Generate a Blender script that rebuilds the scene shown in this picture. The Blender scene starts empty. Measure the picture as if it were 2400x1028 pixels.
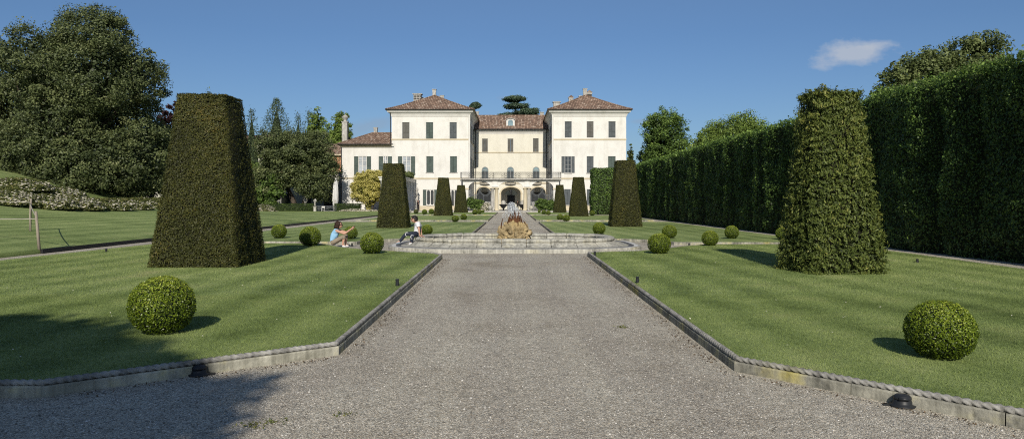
import bpy, math, random
import numpy as np
from mathutils import Vector, noise as mnoise
random.seed(7)
R = np.random.default_rng(11)
sc = bpy.context.scene
COL = sc.collection
F, H, HZ = 1700.0, 1.65, 472.0          # focal length in photo pixels, eye height, horizon row

def tag(o, label=None, cat=None, group=None, kind=None):
    if label: o['label'] = label
    if cat: o['category'] = cat
    if group: o['group'] = group
    if kind: o['kind'] = kind
    return o
def thing(name, loc, label, cat, group=None, rz=0):
    o = bpy.data.objects.new(name, None); COL.objects.link(o)
    o.location = loc; o.rotation_euler = (0, 0, rz); o.empty_display_size = .2
    return tag(o, label, cat, group)
def link(name, me, parent=None, loc=(0, 0, 0)):
    o = bpy.data.objects.new(name, me); COL.objects.link(o); o.location = loc
    if parent: o.parent = parent
    return o

# ------------------------------------------------------------------ materials
def newmat(name):
    m = bpy.data.materials.new(name); m.use_nodes = True
    nt = m.node_tree; b = nt.nodes['Principled BSDF']
    return m, nt, b
def N(nt, t, **kw):
    n = nt.nodes.new(t)
    for k, v in kw.items():
        if k in n.inputs.keys(): n.inputs[k].default_value = v
        else: setattr(n, k, v)
    return n
def ramp(nt, fac, stops, interp='LINEAR'):
    r = nt.nodes.new('ShaderNodeValToRGB'); r.color_ramp.interpolation = interp
    e = r.color_ramp.elements
    while len(e) < len(stops): e.new(.5)
    for i, (p, c) in enumerate(stops):
        e[i].position = p; e[i].color = (*c, 1)
    nt.links.new(fac, r.inputs['Fac']); return r.outputs['Color']
def mixc(nt, a, b, fac, mode='MIX'):
    m = nt.nodes.new('ShaderNodeMix'); m.data_type = 'RGBA'; m.blend_type = mode
    for s, v in ((m.inputs[0], fac), (m.inputs[6], a), (m.inputs[7], b)):
        if hasattr(v, 'links') or isinstance(v, bpy.types.NodeSocket): nt.links.new(v, s)
        elif isinstance(v, (int, float)): s.default_value = v
        else: s.default_value = (*v, 1)
    return m.outputs[2]
def math_(nt, op, a, b=0.0, clamp=False):
    m = nt.nodes.new('ShaderNodeMath'); m.operation = op; m.use_clamp = clamp
    for s, v in ((m.inputs[0], a), (m.inputs[1], b)):
        if isinstance(v, bpy.types.NodeSocket): nt.links.new(v, s)
        else: s.default_value = v
    return m.outputs[0]
def pos(nt): return nt.nodes.new('ShaderNodeNewGeometry').outputs['Position']
def scaled(nt, vec, s):
    m = nt.nodes.new('ShaderNodeMapping'); nt.links.new(vec, m.inputs[0]); m.inputs['Scale'].default_value = s
    return m.outputs[0]
def noise(nt, vec, scale, detail=4, rough=.55):
    n = nt.nodes.new('ShaderNodeTexNoise'); n.inputs['Scale'].default_value = scale
    n.inputs['Detail'].default_value = detail; n.inputs['Roughness'].default_value = rough
    nt.links.new(vec, n.inputs['Vector']); return n.outputs['Fac']
def bump(nt, b, h, strength, dist):
    n = nt.nodes.new('ShaderNodeBump'); n.inputs['Strength'].default_value = strength; n.inputs['Distance'].default_value = dist
    nt.links.new(h, n.inputs['Height']); nt.links.new(n.outputs[0], b.inputs['Normal'])

def mottled(name, c1, c2, scale=3, rough=.8, bmp=.0, bscale=40, metal=0, c3=None, zs=1.0, spec=.3):
    m, nt, b = newmat(name); p = pos(nt)
    f = noise(nt, scaled(nt, p, (1, 1, zs)), scale, 6, .6)
    col = ramp(nt, f, [(.3, c1), (.7, c2)])
    if c3:
        g = noise(nt, p, scale * .37, 3, .6)
        k = math_(nt, 'MULTIPLY', math_(nt, 'SUBTRACT', g, .5), 6, True)
        col = mixc(nt, col, c3, math_(nt, 'MULTIPLY', k, .7))
    nt.links.new(col, b.inputs['Base Color'])
    b.inputs['Roughness'].default_value = rough; b.inputs['Metallic'].default_value = metal
    b.inputs['Specular IOR Level'].default_value = spec
    if bmp: bump(nt, b, noise(nt, p, bscale, 4), bmp, .02)
    return m

def leafmat(name, stops, trans=.3, rough=.55, spec=.25, big=.35):
    m, nt, b = newmat(name)
    a = nt.nodes.new('ShaderNodeAttribute'); a.attribute_name = 'tint'
    f = math_(nt, 'ADD', a.outputs['Fac'], math_(nt, 'MULTIPLY', math_(nt, 'SUBTRACT', noise(nt, pos(nt), 1.3, 2), .5), big))
    col = ramp(nt, f, stops)
    nt.links.new(col, b.inputs['Base Color']); b.inputs['Roughness'].default_value = rough
    b.inputs['Specular IOR Level'].default_value = spec
    if trans:
        t = nt.nodes.new('ShaderNodeBsdfTranslucent'); nt.links.new(col, t.inputs['Color'])
        mx = nt.nodes.new('ShaderNodeMixShader'); mx.inputs[0].default_value = trans
        nt.links.new(b.outputs[0], mx.inputs[1]); nt.links.new(t.outputs[0], mx.inputs[2])
        nt.links.new(mx.outputs[0], nt.nodes['Material Output'].inputs['Surface'])
    return m
def flat(name, c, rough=.7, metal=0, spec=.3): return mottled(name, tuple(x * .85 for x in c), tuple(min(1, x * 1.12) for x in c), 5, rough, 0, 40, metal, spec=spec)

def grass_color(nt):
    p = pos(nt)
    sep = nt.nodes.new('ShaderNodeSeparateXYZ'); nt.links.new(p, sep.inputs[0])
    fine = noise(nt, p, 22, 4, .7); mid = noise(nt, p, 1.1, 5, .65); broad = noise(nt, p, .16, 3)
    ax = math_(nt, 'ABSOLUTE', sep.outputs[0])
    s = math_(nt, 'ADD', math_(nt, 'MULTIPLY', ax, 5.6), math_(nt, 'MULTIPLY', sep.outputs[1], .35)); s = math_(nt, 'ADD', s, math_(nt, 'MULTIPLY', noise(nt, p, .35, 3, .5), 5))
    stripe = math_(nt, 'MULTIPLY', math_(nt, 'SINE', s), .085)
    v = math_(nt, 'ADD', math_(nt, 'MULTIPLY', fine, .55), math_(nt, 'MULTIPLY', mid, .55))
    v = math_(nt, 'ADD', math_(nt, 'ADD', v, stripe), math_(nt, 'MULTIPLY', math_(nt, 'SUBTRACT', broad, .5), .85))
    col = ramp(nt, v, [(.25, (.088, .125, .036)), (.5, (.188, .246, .082)), (.72, (.275, .332, .124)), (.95, (.39, .40, .195))])
    dry = noise(nt, p, .55, 5, .7)
    k = math_(nt, 'MULTIPLY', math_(nt, 'SUBTRACT', dry, .55), 3.5, True)
    return mixc(nt, col, (.22, .205, .10), math_(nt, 'MULTIPLY', k, .5)), fine
def make_grass(name, leafy=False):
    m, nt, b = newmat(name); col, fine = grass_color(nt)
    b.inputs['Roughness'].default_value = .8; b.inputs['Specular IOR Level'].default_value = .15
    if leafy:
        a = nt.nodes.new('ShaderNodeAttribute'); a.attribute_name = 'tint'
        col = mixc(nt, col, ramp(nt, a.outputs['Fac'], [(0, (.55, .6, .45)), (1, (1.35, 1.3, 1.3))]), 1, 'MULTIPLY')
        t = nt.nodes.new('ShaderNodeBsdfTranslucent'); nt.links.new(col, t.inputs['Color'])
        mx = nt.nodes.new('ShaderNodeMixShader'); mx.inputs[0].default_value = .3
        nt.links.new(b.outputs[0], mx.inputs[1]); nt.links.new(t.outputs[0], mx.inputs[2])
        nt.links.new(mx.outputs[0], nt.nodes['Material Output'].inputs['Surface'])
    else: bump(nt, b, noise(nt, pos(nt), 55, 3, .7), .7, .04)
    nt.links.new(col, b.inputs['Base Color'])
    return m
M = {}
M['grass'] = make_grass('grass'); M['blade'] = make_grass('grass_blade', True)

def make_gravel():
    m, nt, b = newmat('gravel'); p = pos(nt)
    v = nt.nodes.new('ShaderNodeTexVoronoi'); v.inputs['Scale'].default_value = 98; nt.links.new(p, v.inputs['Vector'])
    sep = nt.nodes.new('ShaderNodeSeparateColor'); nt.links.new(v.outputs['Color'], sep.inputs[0])
    col = ramp(nt, sep.outputs[0], [(0, (.18, .170, .152)), (.35, (.365, .346, .310)), (.75, (.525, .498, .448)), (.93, (.645, .615, .56)), (1, (.75, .72, .67))])
    warm = ramp(nt, sep.outputs[1], [(0, (1.06, .98, .9)), (1, (.95, .99, 1.04))])
    col = mixc(nt, col, warm, 1, 'MULTIPLY')
    tr = noise(nt, scaled(nt, p, (1.5, .10, 1)), 1.0, 4, .6)
    col = mixc(nt, col, ramp(nt, tr, [(.32, (.86, .855, .82)), (.62, (1.05, 1.06, .99))]), 1, 'MULTIPLY')
    br = noise(nt, p, .45, 5, .65)
    col = mixc(nt, col, ramp(nt, br, [(.28, (.70, .66, .61)), (.45, (.96, .94, .92)), (.7, (1.1, 1.1, 1.09))]), 1, 'MULTIPLY')
    fine = noise(nt, p, 9, 4, .7)
    col = mixc(nt, col, ramp(nt, fine, [(.3, (.8, .79, .78)), (.7, (1.13, 1.12, 1.12))]), 1, 'MULTIPLY')
    nt.links.new(col, b.inputs['Base Color']); b.inputs['Roughness'].default_value = .85; b.inputs['Specular IOR Level'].default_value = .2
    h = math_(nt, 'SUBTRACT', 1, v.outputs['Distance']); bump(nt, b, h, .8, .012)
    return m
M['gravel'] = make_gravel()
M['pebble'] = leafmat('pebble', [(0, (0.124, 0.115, 0.100)), (.5, (0.343, 0.322, 0.279)), (.9, (0.552, 0.520, 0.466)), (1, (0.714, 0.681, 0.622))], 0, .8, .2, .1)
def make_stone(name, dark, light, moss, bs=30):
    m, nt, b = newmat(name); p = pos(nt)
    f = noise(nt, p, 2.2, 8, .7)
    col = ramp(nt, f, [(.3, dark), (.52, tuple((a + c) / 2 for a, c in zip(dark, light))), (.7, light)])
    g = noise(nt, p, 1.1, 5, .65); k = math_(nt, 'MULTIPLY', math_(nt, 'SUBTRACT', g, .52), 7, True)
    col = mixc(nt, col, moss, math_(nt, 'MULTIPLY', k, .8))
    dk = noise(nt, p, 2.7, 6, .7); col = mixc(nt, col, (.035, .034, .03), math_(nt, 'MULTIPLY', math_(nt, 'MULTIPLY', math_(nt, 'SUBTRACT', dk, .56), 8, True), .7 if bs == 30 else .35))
    st = noise(nt, scaled(nt, p, (6, 6, .6)), 2.0, 4, .6)
    col = mixc(nt, col, ramp(nt, st, [(.35, (.55, .55, .54)), (.6, (1.05, 1.05, 1.05))]), .8, 'MULTIPLY')
    nt.links.new(col, b.inputs['Base Color']); b.inputs['Roughness'].default_value = .9; b.inputs['Specular IOR Level'].default_value = .15
    bump(nt, b, noise(nt, p, bs, 5, .7), .5, .015)
    return m
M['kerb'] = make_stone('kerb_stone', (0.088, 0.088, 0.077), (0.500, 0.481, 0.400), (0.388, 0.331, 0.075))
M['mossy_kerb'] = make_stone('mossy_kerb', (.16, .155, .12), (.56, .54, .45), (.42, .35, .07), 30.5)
M['rope_stone'] = make_stone('cable_stone', (0.184, 0.178, 0.167), (0.460, 0.448, 0.414), (0.230, 0.218, 0.149))
M['fountain_stone'] = make_stone('fountain_stone', (0.240, 0.234, 0.205), (0.552, 0.540, 0.480), (0.432, 0.402, 0.292))
M['tufa'] = make_stone('tufa', (0.157, 0.118, 0.059), (0.551, 0.434, 0.255), (0.394, 0.302, 0.144), 22)
M['pale_stone'] = make_stone('pale_stone', (.30, .29, .27), (.55, .53, .49), (.38, .37, .32))
M['mosaic'] = mottled('dark_mosaic', (.05, .052, .055), (.13, .13, .13), 40)
M['white_mosaic'] = mottled('white_mosaic', (.42, .41, .39), (.6, .59, .56), 30)
M['rust'] = mottled('rusty_iron', (.06, .028, .016), (.16, .07, .032), 9, .75, .3, 40, .2)
M['iron'] = flat('dark_iron', (.025, .026, .028), .5, .3)
M['grey_iron'] = flat('grey_iron', (.13, .14, .15), .55, .2)
M['black_plastic'] = flat('black_lamp_casing', (.018, .02, .023), .45)
M['post'] = mottled('weathered_wood', (.15, .125, .10), (.36, .315, .25), 8, .85, .4, 40, zs=.15)
M['rope'] = flat('rope', (.33, .31, .26), .9)
M['bark'] = mottled('bark', (.03, .024, .018), (.10, .08, .06), 5, .9, .6, 20, zs=.3)
M['soil'] = mottled('soil', (.05, .038, .026), (.12, .09, .06), 12, .95, .4, 50)

def make_stucco(name, base, dirt, amount):
    m, nt, b = newmat(name); p = pos(nt)
    f = noise(nt, scaled(nt, p, (1, 1, .8)), .55, 8, .68)
    g = noise(nt, scaled(nt, p, (1.5, 1.5, .12)), 1.1, 5, .6)
    k = math_(nt, 'MULTIPLY', math_(nt, 'SUBTRACT', math_(nt, 'ADD', math_(nt, 'MULTIPLY', f, .75), math_(nt, 'MULTIPLY', g, .35)), .52), 3.2, True)
    col = mixc(nt, base, dirt, math_(nt, 'MULTIPLY', k, amount))
    fine = noise(nt, p, 6, 5, .7)
    col = mixc(nt, col, ramp(nt, fine, [(.3, (.92, .91, .9)), (.7, (1.03, 1.03, 1.02))]), 1, 'MULTIPLY')
    nt.links.new(col, b.inputs['Base Color']); b.inputs['Roughness'].default_value = .9; b.inputs['Specular IOR Level'].default_value = .12
    bump(nt, b, noise(nt, p, 14, 4), .15, .02)
    return m
M['stucco'] = make_stucco('cream_stucco', (.645, .635, .605), (.40, .39, .35), .7)
M['stucco_warm'] = make_stucco('warm_stucco', (.63, .612, .535), (.46, .44, .37), .7)
M['stucco_trim'] = make_stucco('trim_stucco', (.52, .46, .34), (.36, .32, .25), .6)
M['orange_wall'] = make_stucco('orange_plaster', (.46, .23, .14), (.36, .19, .12), .7)
M['grey_wall'] = make_stucco('grey_plaster', (.42, .41, .38), (.30, .29, .27), .7)
def make_shutter(name, c):
    m, nt, b = newmat(name); p = pos(nt)
    sep = nt.nodes.new('ShaderNodeSeparateXYZ'); nt.links.new(p, sep.inputs[0])
    w = math_(nt, 'SINE', math_(nt, 'MULTIPLY', sep.outputs[2], 2 * math.pi / .085))
    col = ramp(nt, noise(nt, p, 1.7, 5, .6), [(.3, tuple(x * .75 for x in c)), (.7, tuple(x * 1.2 for x in c))])
    col = mixc(nt, col, ramp(nt, w, [(0, (.62, .62, .62)), (.6, (1, 1, 1))]), .6, 'MULTIPLY')
    nt.links.new(col, b.inputs['Base Color']); b.inputs['Roughness'].default_value = .65; b.inputs['Specular IOR Level'].default_value = .25
    bump(nt, b, w, .6, .03)
    return m
M['shutter_green'] = make_shutter('green_shutter', (.098, .128, .116))
M['shutter_grey'] = make_shutter('grey_shutter', (0.147, 0.143, 0.129))
M['shutter_slate'] = make_shutter('slate_shutter', (0.112, 0.127, 0.136))
M['white_frame'] = flat('white_frame', (.58, .57, .54), .6)
M['grey_frame'] = flat('grey_frame', (.24, .25, .25), .6)
def glass(name, c, rough=.06):
    m, nt, b = newmat(name); col = ramp(nt, noise(nt, pos(nt), .8, 3), [(.35, tuple(x * .5 for x in c)), (.65, c)])
    nt.links.new(col, b.inputs['Base Color']); b.inputs['Roughness'].default_value = rough; b.inputs['Specular IOR Level'].default_value = .8
    return m
M['glass'] = glass('window_glass', (.03, .035, .045))
M['glass_bright'] = glass('curtained_glass', (.42, .45, .48))
M['glass_blue'] = glass('blue_glass', (.20, .29, .32))
M['interior'] = flat('dark_interior', (.02, .019, .018), .9)
M['dark_door'] = flat('dark_door', (.022, .024, .03), .5)
def make_tiles():
    m, nt, b = newmat('roof_tiles'); g = nt.nodes.new('ShaderNodeNewGeometry')
    sp = nt.nodes.new('ShaderNodeSeparateXYZ'); nt.links.new(g.outputs['Position'], sp.inputs[0])
    sn = nt.nodes.new('ShaderNodeSeparateXYZ'); nt.links.new(g.outputs['True Normal'], sn.inputs[0])
    side = math_(nt, 'GREATER_THAN', math_(nt, 'ABSOLUTE', sn.outputs[0]), math_(nt, 'ABSOLUTE', sn.outputs[1]))
    mx = nt.nodes.new('ShaderNodeMix'); nt.links.new(side, mx.inputs[0]); nt.links.new(sp.outputs[0], mx.inputs[2]); nt.links.new(sp.outputs[1], mx.inputs[3])
    u = math_(nt, 'MULTIPLY', mx.outputs[0], 1 / .27); v = math_(nt, 'MULTIPLY', sp.outputs[2], 1 / .19)
    cm = nt.nodes.new('ShaderNodeCombineXYZ')
    nt.links.new(math_(nt, 'FLOOR', u), cm.inputs[0]); nt.links.new(math_(nt, 'FLOOR', v), cm.inputs[1])
    wn = nt.nodes.new('ShaderNodeTexWhiteNoise'); wn.noise_dimensions = '2D'; nt.links.new(cm.outputs[0], wn.inputs['Vector'])
    col = ramp(nt, wn.outputs['Value'], [(0, (.138, .096, .073)), (.3, (.205, .139, .104)), (.65, (.26, .177, .132)), (.88, (.32, .235, .18)), (1, (.41, .34, .28))])
    hgt = math_(nt, 'ABSOLUTE', math_(nt, 'SINE', math_(nt, 'MULTIPLY', u, math.pi)))
    col = mixc(nt, col, ramp(nt, hgt, [(.0, (.3, .28, .27)), (.55, (1.05, 1.05, 1.05))]), .9, 'MULTIPLY')
    col = mixc(nt, col, ramp(nt, noise(nt, g.outputs['Position'], .9, 5, .7), [(.3, (.72, .72, .72)), (.7, (1.12, 1.1, 1.08))]), 1, 'MULTIPLY')
    nt.links.new(col, b.inputs['Base Color']); b.inputs['Roughness'].default_value = .9; b.inputs['Specular IOR Level'].default_value = .15
    bump(nt, b, hgt, .8, .08)
    return m
M['tiles'] = make_tiles()
m, nt, b = newmat('pond_water'); b.inputs['Base Color'].default_value = (.03, .04, .035, 1); b.inputs['Roughness'].default_value = .05
bump(nt, b, noise(nt, pos(nt), 7, 3), .3, .03); M['water'] = m
m, nt, b = newmat('white_water'); b.inputs['Base Color'].default_value = (.8, .84, .88, 1); b.inputs['Roughness'].default_value = .15
nt.links.new(ramp(nt, noise(nt, pos(nt), 20, 2), [(.3, (.46, .50, .55)), (.7, (.72, .75, .78))]), b.inputs['Base Color'])
b.inputs['Transmission Weight'].default_value = .08; M['spray'] = m
M['skin'] = mottled('skin', (.42, .235, .165), (.52, .30, .215), 12, .55, spec=.3)
M['hair_brown'] = mottled('brown_curls', (.014, .007, .005), (.05, .024, .015), 50, .6, .8, 90)
M['hair_dark'] = mottled('dark_hair', (.006, .005, .005), (.022, .017, .015), 40, .5, .6, 80)
M['blue_top'] = mottled('blue_cotton', (.22, .42, .62), (.30, .52, .72), 10, .85, .4, 25)
M['khaki'] = mottled('khaki_cotton', (.19, .155, .115), (.27, .225, .17), 10, .9, .4, 25)
M['white_cotton'] = mottled('white_cotton', (.50, .51, .54), (.66, .66, .68), 8, .9, .4, 25)
M['navy'] = mottled('navy_cotton', (.010, .014, .026), (.025, .032, .052), 12, .85, .4, 25)
M['black_cloth'] = flat('black_cloth', (.018, .016, .017), .9)
M['trainer'] = flat('white_trainer', (.55, .55, .56), .7); M['trainer_grey'] = flat('grey_trainer', (.2, .25, .29), .7)
M['dark_glass'] = flat('dark_lens', (.01, .01, .012), .2)
M['canvas'] = mottled('pale_canvas', (.46, .46, .46), (.6, .6, .59), 4, .9, .4, 12)

# foliage
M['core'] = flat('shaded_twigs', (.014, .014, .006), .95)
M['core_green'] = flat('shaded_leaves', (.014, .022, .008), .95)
M['yew'] = leafmat('yew_leaves', [(0, (0.018, 0.021, 0.005)), (.4, (0.051, 0.057, 0.013)), (.75, (0.088, 0.088, 0.019)), (1, (0.167, 0.125, 0.030))], .2)
M['yew_fresh'] = leafmat('fresh_yew_leaves', [(0, (.022, .034, .008)), (.4, (.080, .108, .024)), (.75, (.15, .18, .04)), (1, (.26, .25, .065))], .25)
M['box'] = leafmat('box_leaves', [(0, (0.019, 0.036, 0.004)), (.4, (0.116, 0.172, 0.012)), (.75, (0.232, 0.297, 0.026)), (1, (0.413, 0.447, 0.077))], .3, .4, .4)
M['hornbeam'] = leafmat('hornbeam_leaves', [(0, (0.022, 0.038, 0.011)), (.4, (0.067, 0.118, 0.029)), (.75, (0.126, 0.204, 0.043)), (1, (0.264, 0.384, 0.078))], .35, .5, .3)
M['oak'] = leafmat('holm_oak_leaves', [(0, (0.024, 0.036, 0.013)), (.4, (0.081, 0.103, 0.037)), (.75, (0.161, 0.185, 0.071)), (1, (0.268, 0.276, 0.127))], .2, .55, .3)
M['tree_green'] = leafmat('broad_leaves', [(0, (0.035, 0.062, 0.015)), (.4, (0.101, 0.165, 0.037)), (.75, (0.189, 0.277, 0.062)), (1, (0.311, 0.405, 0.100))], .35)
M['tree_light'] = leafmat('spring_leaves', [(0, (0.055, 0.086, 0.018)), (.4, (0.150, 0.218, 0.044)), (.75, (0.260, 0.345, 0.078)), (1, (0.390, 0.468, 0.130))], .35)
M['tree_olive'] = leafmat('olive_leaves', [(0, (0.039, 0.053, 0.017)), (.4, (0.109, 0.140, 0.046)), (.75, (0.201, 0.236, 0.087)), (1, (0.310, 0.333, 0.138))], .3)
M['conifer'] = leafmat('needles', [(0, (0.014, 0.024, 0.011)), (.4, (0.041, 0.065, 0.027)), (.75, (0.084, 0.119, 0.049)), (1, (0.135, 0.169, 0.081))], .1)
M['cedar'] = leafmat('cedar_needles', [(0, (0.023, 0.038, 0.024)), (.4, (0.049, 0.080, 0.046)), (.75, (0.091, 0.133, 0.075)), (1, (0.152, 0.190, 0.111))], .1)
M['purple'] = leafmat('purple_leaves', [(0, (.012, .006, .007)), (.5, (.045, .02, .022)), (1, (.10, .045, .04))], .25)
M['yellow_leaf'] = leafmat('yellow_bloom', [(0, (.08, .09, .015)), (.35, (.34, .31, .07)), (.7, (.60, .53, .17)), (1, (.74, .68, .32))], .25)
M['low_hedge'] = leafmat('box_hedge_leaves', [(0, (.014, .026, .006)), (.4, (.04, .068, .015)), (.75, (.078, .118, .026)), (1, (.13, .17, .045))], .25)
M['shrub_leaf'] = leafmat('shrub_leaves', [(0, (.03, .042, .012)), (.4, (.09, .108, .03)), (.75, (.18, .18, .058)), (1, (.30, .25, .10))], .25)
M['petal'] = leafmat('white_petals', [(0, (0.333, 0.301, 0.218)), (.5, (0.510, 0.479, 0.386)), (1, (0.706, 0.667, 0.563))], .2)

# ------------------------------------------------------------------ geometry helpers
class MB:
    def __init__(s): s.v = []; s.f = []; s.m = []
    def add(s, vs, fs, mi=0):
        o = len(s.v); s.v += [tuple(x) for x in vs]
        for f in fs: s.f.append(tuple(i + o for i in f)); s.m.append(mi)
        return s
    def box(s, x0, x1, y0, y1, z0, z1, mi=0):
        return s.add([(x0, y0, z0), (x1, y0, z0), (x1, y1, z0), (x0, y1, z0), (x0, y0, z1), (x1, y0, z1), (x1, y1, z1), (x0, y1, z1)],
              [(0, 3, 2, 1), (4, 5, 6, 7), (0, 1, 5, 4), (1, 2, 6, 5), (2, 3, 7, 6), (3, 0, 4, 7)], mi)
    def quad(s, a, b, c, d, mi=0): return s.add([a, b, c, d], [(0, 1, 2, 3)], mi)
    def tube(s, pts, rad, n=8, mi=0, cap=True):
        pts = [Vector(p) for p in pts]
        if not hasattr(rad, '__len__'): rad = [rad] * len(pts)
        vs = []; fs = []; up = Vector((.13, .31, 1)).normalized()
        for i, p in enumerate(pts):
            d = (pts[min(i + 1, len(pts) - 1)] - pts[max(i - 1, 0)]).normalized()
            u = d.cross(up if abs(d.dot(up)) < .95 else Vector((1, 0, 0))).normalized(); w = d.cross(u)
            for k in range(n):
                a = 2 * math.pi * k / n; vs.append(p + (u * math.cos(a) + w * math.sin(a)) * rad[i])
        for i in range(len(pts) - 1):
            for k in range(n):
                a, b_ = i * n + k, i * n + (k + 1) % n; fs.append((a, b_, b_ + n, a + n))
        if cap: fs.append(tuple(range(n))[::-1]); fs.append(tuple(range((len(pts) - 1) * n, len(pts) * n)))
        return s.add(vs, fs, mi)
    def lathe(s, prof, c=(0, 0, 0), n=16, mi=0, sy=1):
        vs = []; fs = []
        for r, z in prof:
            for k in range(n):
                a = 2 * math.pi * k / n; vs.append((c[0] + r * math.cos(a), c[1] + r * sy * math.sin(a), c[2] + z))
        for i in range(len(prof) - 1):
            for k in range(n):
                a, b_ = i * n + k, i * n + (k + 1) % n; fs.append((a, b_, b_ + n, a + n))
        fs.append(tuple(range(n))[::-1]); fs.append(tuple(range((len(prof) - 1) * n, len(prof) * n)))
        return s.add(vs, fs, mi)
    def blob(s, c, r, n=10, m=7, wob=0, mi=0):
        vs = [(c[0], c[1], c[2] - r[2])]; fs = []
        for i in range(1, m):
            t = math.pi * i / m
            for k in range(n):
                a = 2 * math.pi * k / n; q = 1 + wob * (random.random() - .5)
                vs.append((c[0] + r[0] * q * math.sin(t) * math.cos(a), c[1] + r[1] * q * math.sin(t) * math.sin(a), c[2] - r[2] * q * math.cos(t)))
        vs.append((c[0], c[1], c[2] + r[2])); L = len(vs) - 1
        for k in range(n): fs.append((0, 1 + (k + 1) % n, 1 + k)); fs.append((L, L - n + k, L - n + (k + 1) % n))
        for i in range(m - 2):
            for k in range(n):
                a, b_ = 1 + i * n + k, 1 + i * n + (k + 1) % n; fs.append((a, b_, b_ + n, a + n))
        return s.add(vs, fs, mi)
    def build(s, name, mats, parent=None, smooth=False, loc=(0, 0, 0), local=False):
        if not isinstance(mats, (list, tuple)): mats = [mats]
        me = bpy.data.meshes.new(name); o = Vector((0, 0, 0))
        if parent and not local:
            q = parent
            while q: o += q.location; q = q.parent
        me.from_pydata([tuple(Vector(v) - o) for v in s.v] if o.length else s.v, [], s.f)
        for m in mats: me.materials.append(m)
        if len(mats) > 1: me.polygons.foreach_set('material_index', s.m)
        if smooth: me.polygons.foreach_set('use_smooth', [True] * len(s.f))
        me.update(); return link(name, me, parent, loc)

def unit(a): return a / np.maximum(np.linalg.norm(a, axis=1, keepdims=True), 1e-9)
def leaf_mesh(name, P, Nn, size, tint, mats, mi=None, jit=.6, aspect=.55, core=None, droop=0.0, coremat=None):
    """diamond-shaped leaves at P facing roughly Nn, plus an optional dark core (MB)"""
    n = len(P); size = np.broadcast_to(size, (n,)).reshape(-1, 1)
    nn = unit(Nn + jit * R.normal(size=(n, 3)))
    t = np.cross(nn, R.normal(size=(n, 3))); t[:, 2] -= droop; t = unit(t - nn * np.sum(t * nn, 1, keepdims=True))
    bt = np.cross(nn, t)
    V = np.empty((n, 4, 3)); V[:, 0] = P - t * size * .5; V[:, 1] = P + bt * size * .5 * aspect
    V[:, 2] = P + t * size * .5; V[:, 3] = P - bt * size * .5 * aspect
    V = V.reshape(-1, 3); nv = len(V)
    cv = np.array(core.v).reshape(-1, 3) if core and core.v else np.zeros((0, 3))
    cf = core.f if core else []
    me = bpy.data.meshes.new(name)
    me.vertices.add(nv + len(cv)); me.vertices.foreach_set('co', np.concatenate([V, cv]).astype(np.float32).ravel())
    li = np.arange(nv, dtype=np.int32); cl = np.array([i + nv for f in cf for i in f], dtype=np.int32)
    tot = np.concatenate([np.full(n, 4), np.array([len(f) for f in cf], dtype=int)]).astype(np.int32)
    start = np.concatenate([[0], np.cumsum(tot)[:-1]]).astype(np.int32)
    me.loops.add(nv + len(cl)); me.loops.foreach_set('vertex_index', np.concatenate([li, cl]).astype(np.int32))
    me.polygons.add(len(tot)); me.polygons.foreach_set('loop_start', start); me.polygons.foreach_set('loop_total', tot)
    for m in mats: me.materials.append(m)
    mm = np.zeros(len(tot), np.int32)
    if mi is not None: mm[:n] = mi
    if core: me.materials.append(coremat or M['core']); mm[n:] = len(mats)
    me.polygons.foreach_set('material_index', mm)
    at = me.attributes.new('tint', 'FLOAT', 'FACE'); tt = np.zeros(len(tot), np.float32); tt[:n] = np.clip(tint, 0, 1); at.data.foreach_set('value', tt)
    me.update(calc_edges=True); me.validate(); return me
def wob(P, f, seed=0):
    """cheap smooth 3-D noise, about -1..1"""
    r = np.random.default_rng(seed); o = np.zeros(len(P))
    for i in range(7):
        k = r.normal(size=3) * f * (1 + .35 * i); o += np.sin(P @ k + r.uniform(0, 6.28)) / (1 + .3 * i)
    return o / 3.2

# ------------------------------------------------------------------ camera, light, sky
cam = bpy.data.cameras.new('camera'); co = bpy.data.objects.new('camera', cam); COL.objects.link(co)
co.location = (0, 0, H); co.rotation_euler = (math.radians(90), 0, 0)
cam.sensor_width = 36; cam.lens = 36 * F / 2400; cam.shift_y = -(514 - HZ) / 2400; cam.clip_end = 5000; cam.clip_start = .05
sc.camera = co
EL, AZ = math.radians(30), math.radians(.4)        # the sun stands behind the camera, a touch towards +X
sdir = Vector((math.sin(AZ) * math.cos(EL), -math.cos(AZ) * math.cos(EL), math.sin(EL)))
sl = bpy.data.lights.new('sun', 'SUN'); so = bpy.data.objects.new('sun', sl); COL.objects.link(so)
sl.energy = 5.0; sl.angle = math.radians(.5); sl.color = (1, .93, .81); so.rotation_euler = (-sdir).to_track_quat('-Z', 'Y').to_euler()
so.location = (20, -40, 40)
w = bpy.data.worlds.new('World'); sc.world = w; w.use_nodes = True; nt = w.node_tree
bg = nt.nodes['Background']; sky = nt.nodes.new('ShaderNodeTexSky'); sky.sky_type = 'NISHITA'; sky.sun_disc = False
sky.sun_elevation = EL; sky.sun_rotation = math.pi - AZ; sky.altitude = 300; sky.air_density = 1.0; sky.dust_density = .6; sky.ozone_density = 1.6
tc = nt.nodes.new('ShaderNodeTexCoord'); sep = nt.nodes.new('ShaderNodeSeparateXYZ'); nt.links.new(tc.outputs['Generated'], sep.inputs[0])
yy = math_(nt, 'MAXIMUM', sep.outputs[1], .05)
u = math_(nt, 'DIVIDE', sep.outputs[0], yy); v = math_(nt, 'DIVIDE', sep.outputs[2], yy)
cmb = nt.nodes.new('ShaderNodeCombineXYZ'); nt.links.new(u, cmb.inputs[0]); nt.links.new(v, cmb.inputs[1])
cn = noise(nt, scaled(nt, cmb.outputs[0], (1, 1.8, 1)), 16, 7, .6); cn2 = noise(nt, cmb.outputs[0], 5, 3, .5)
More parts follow.
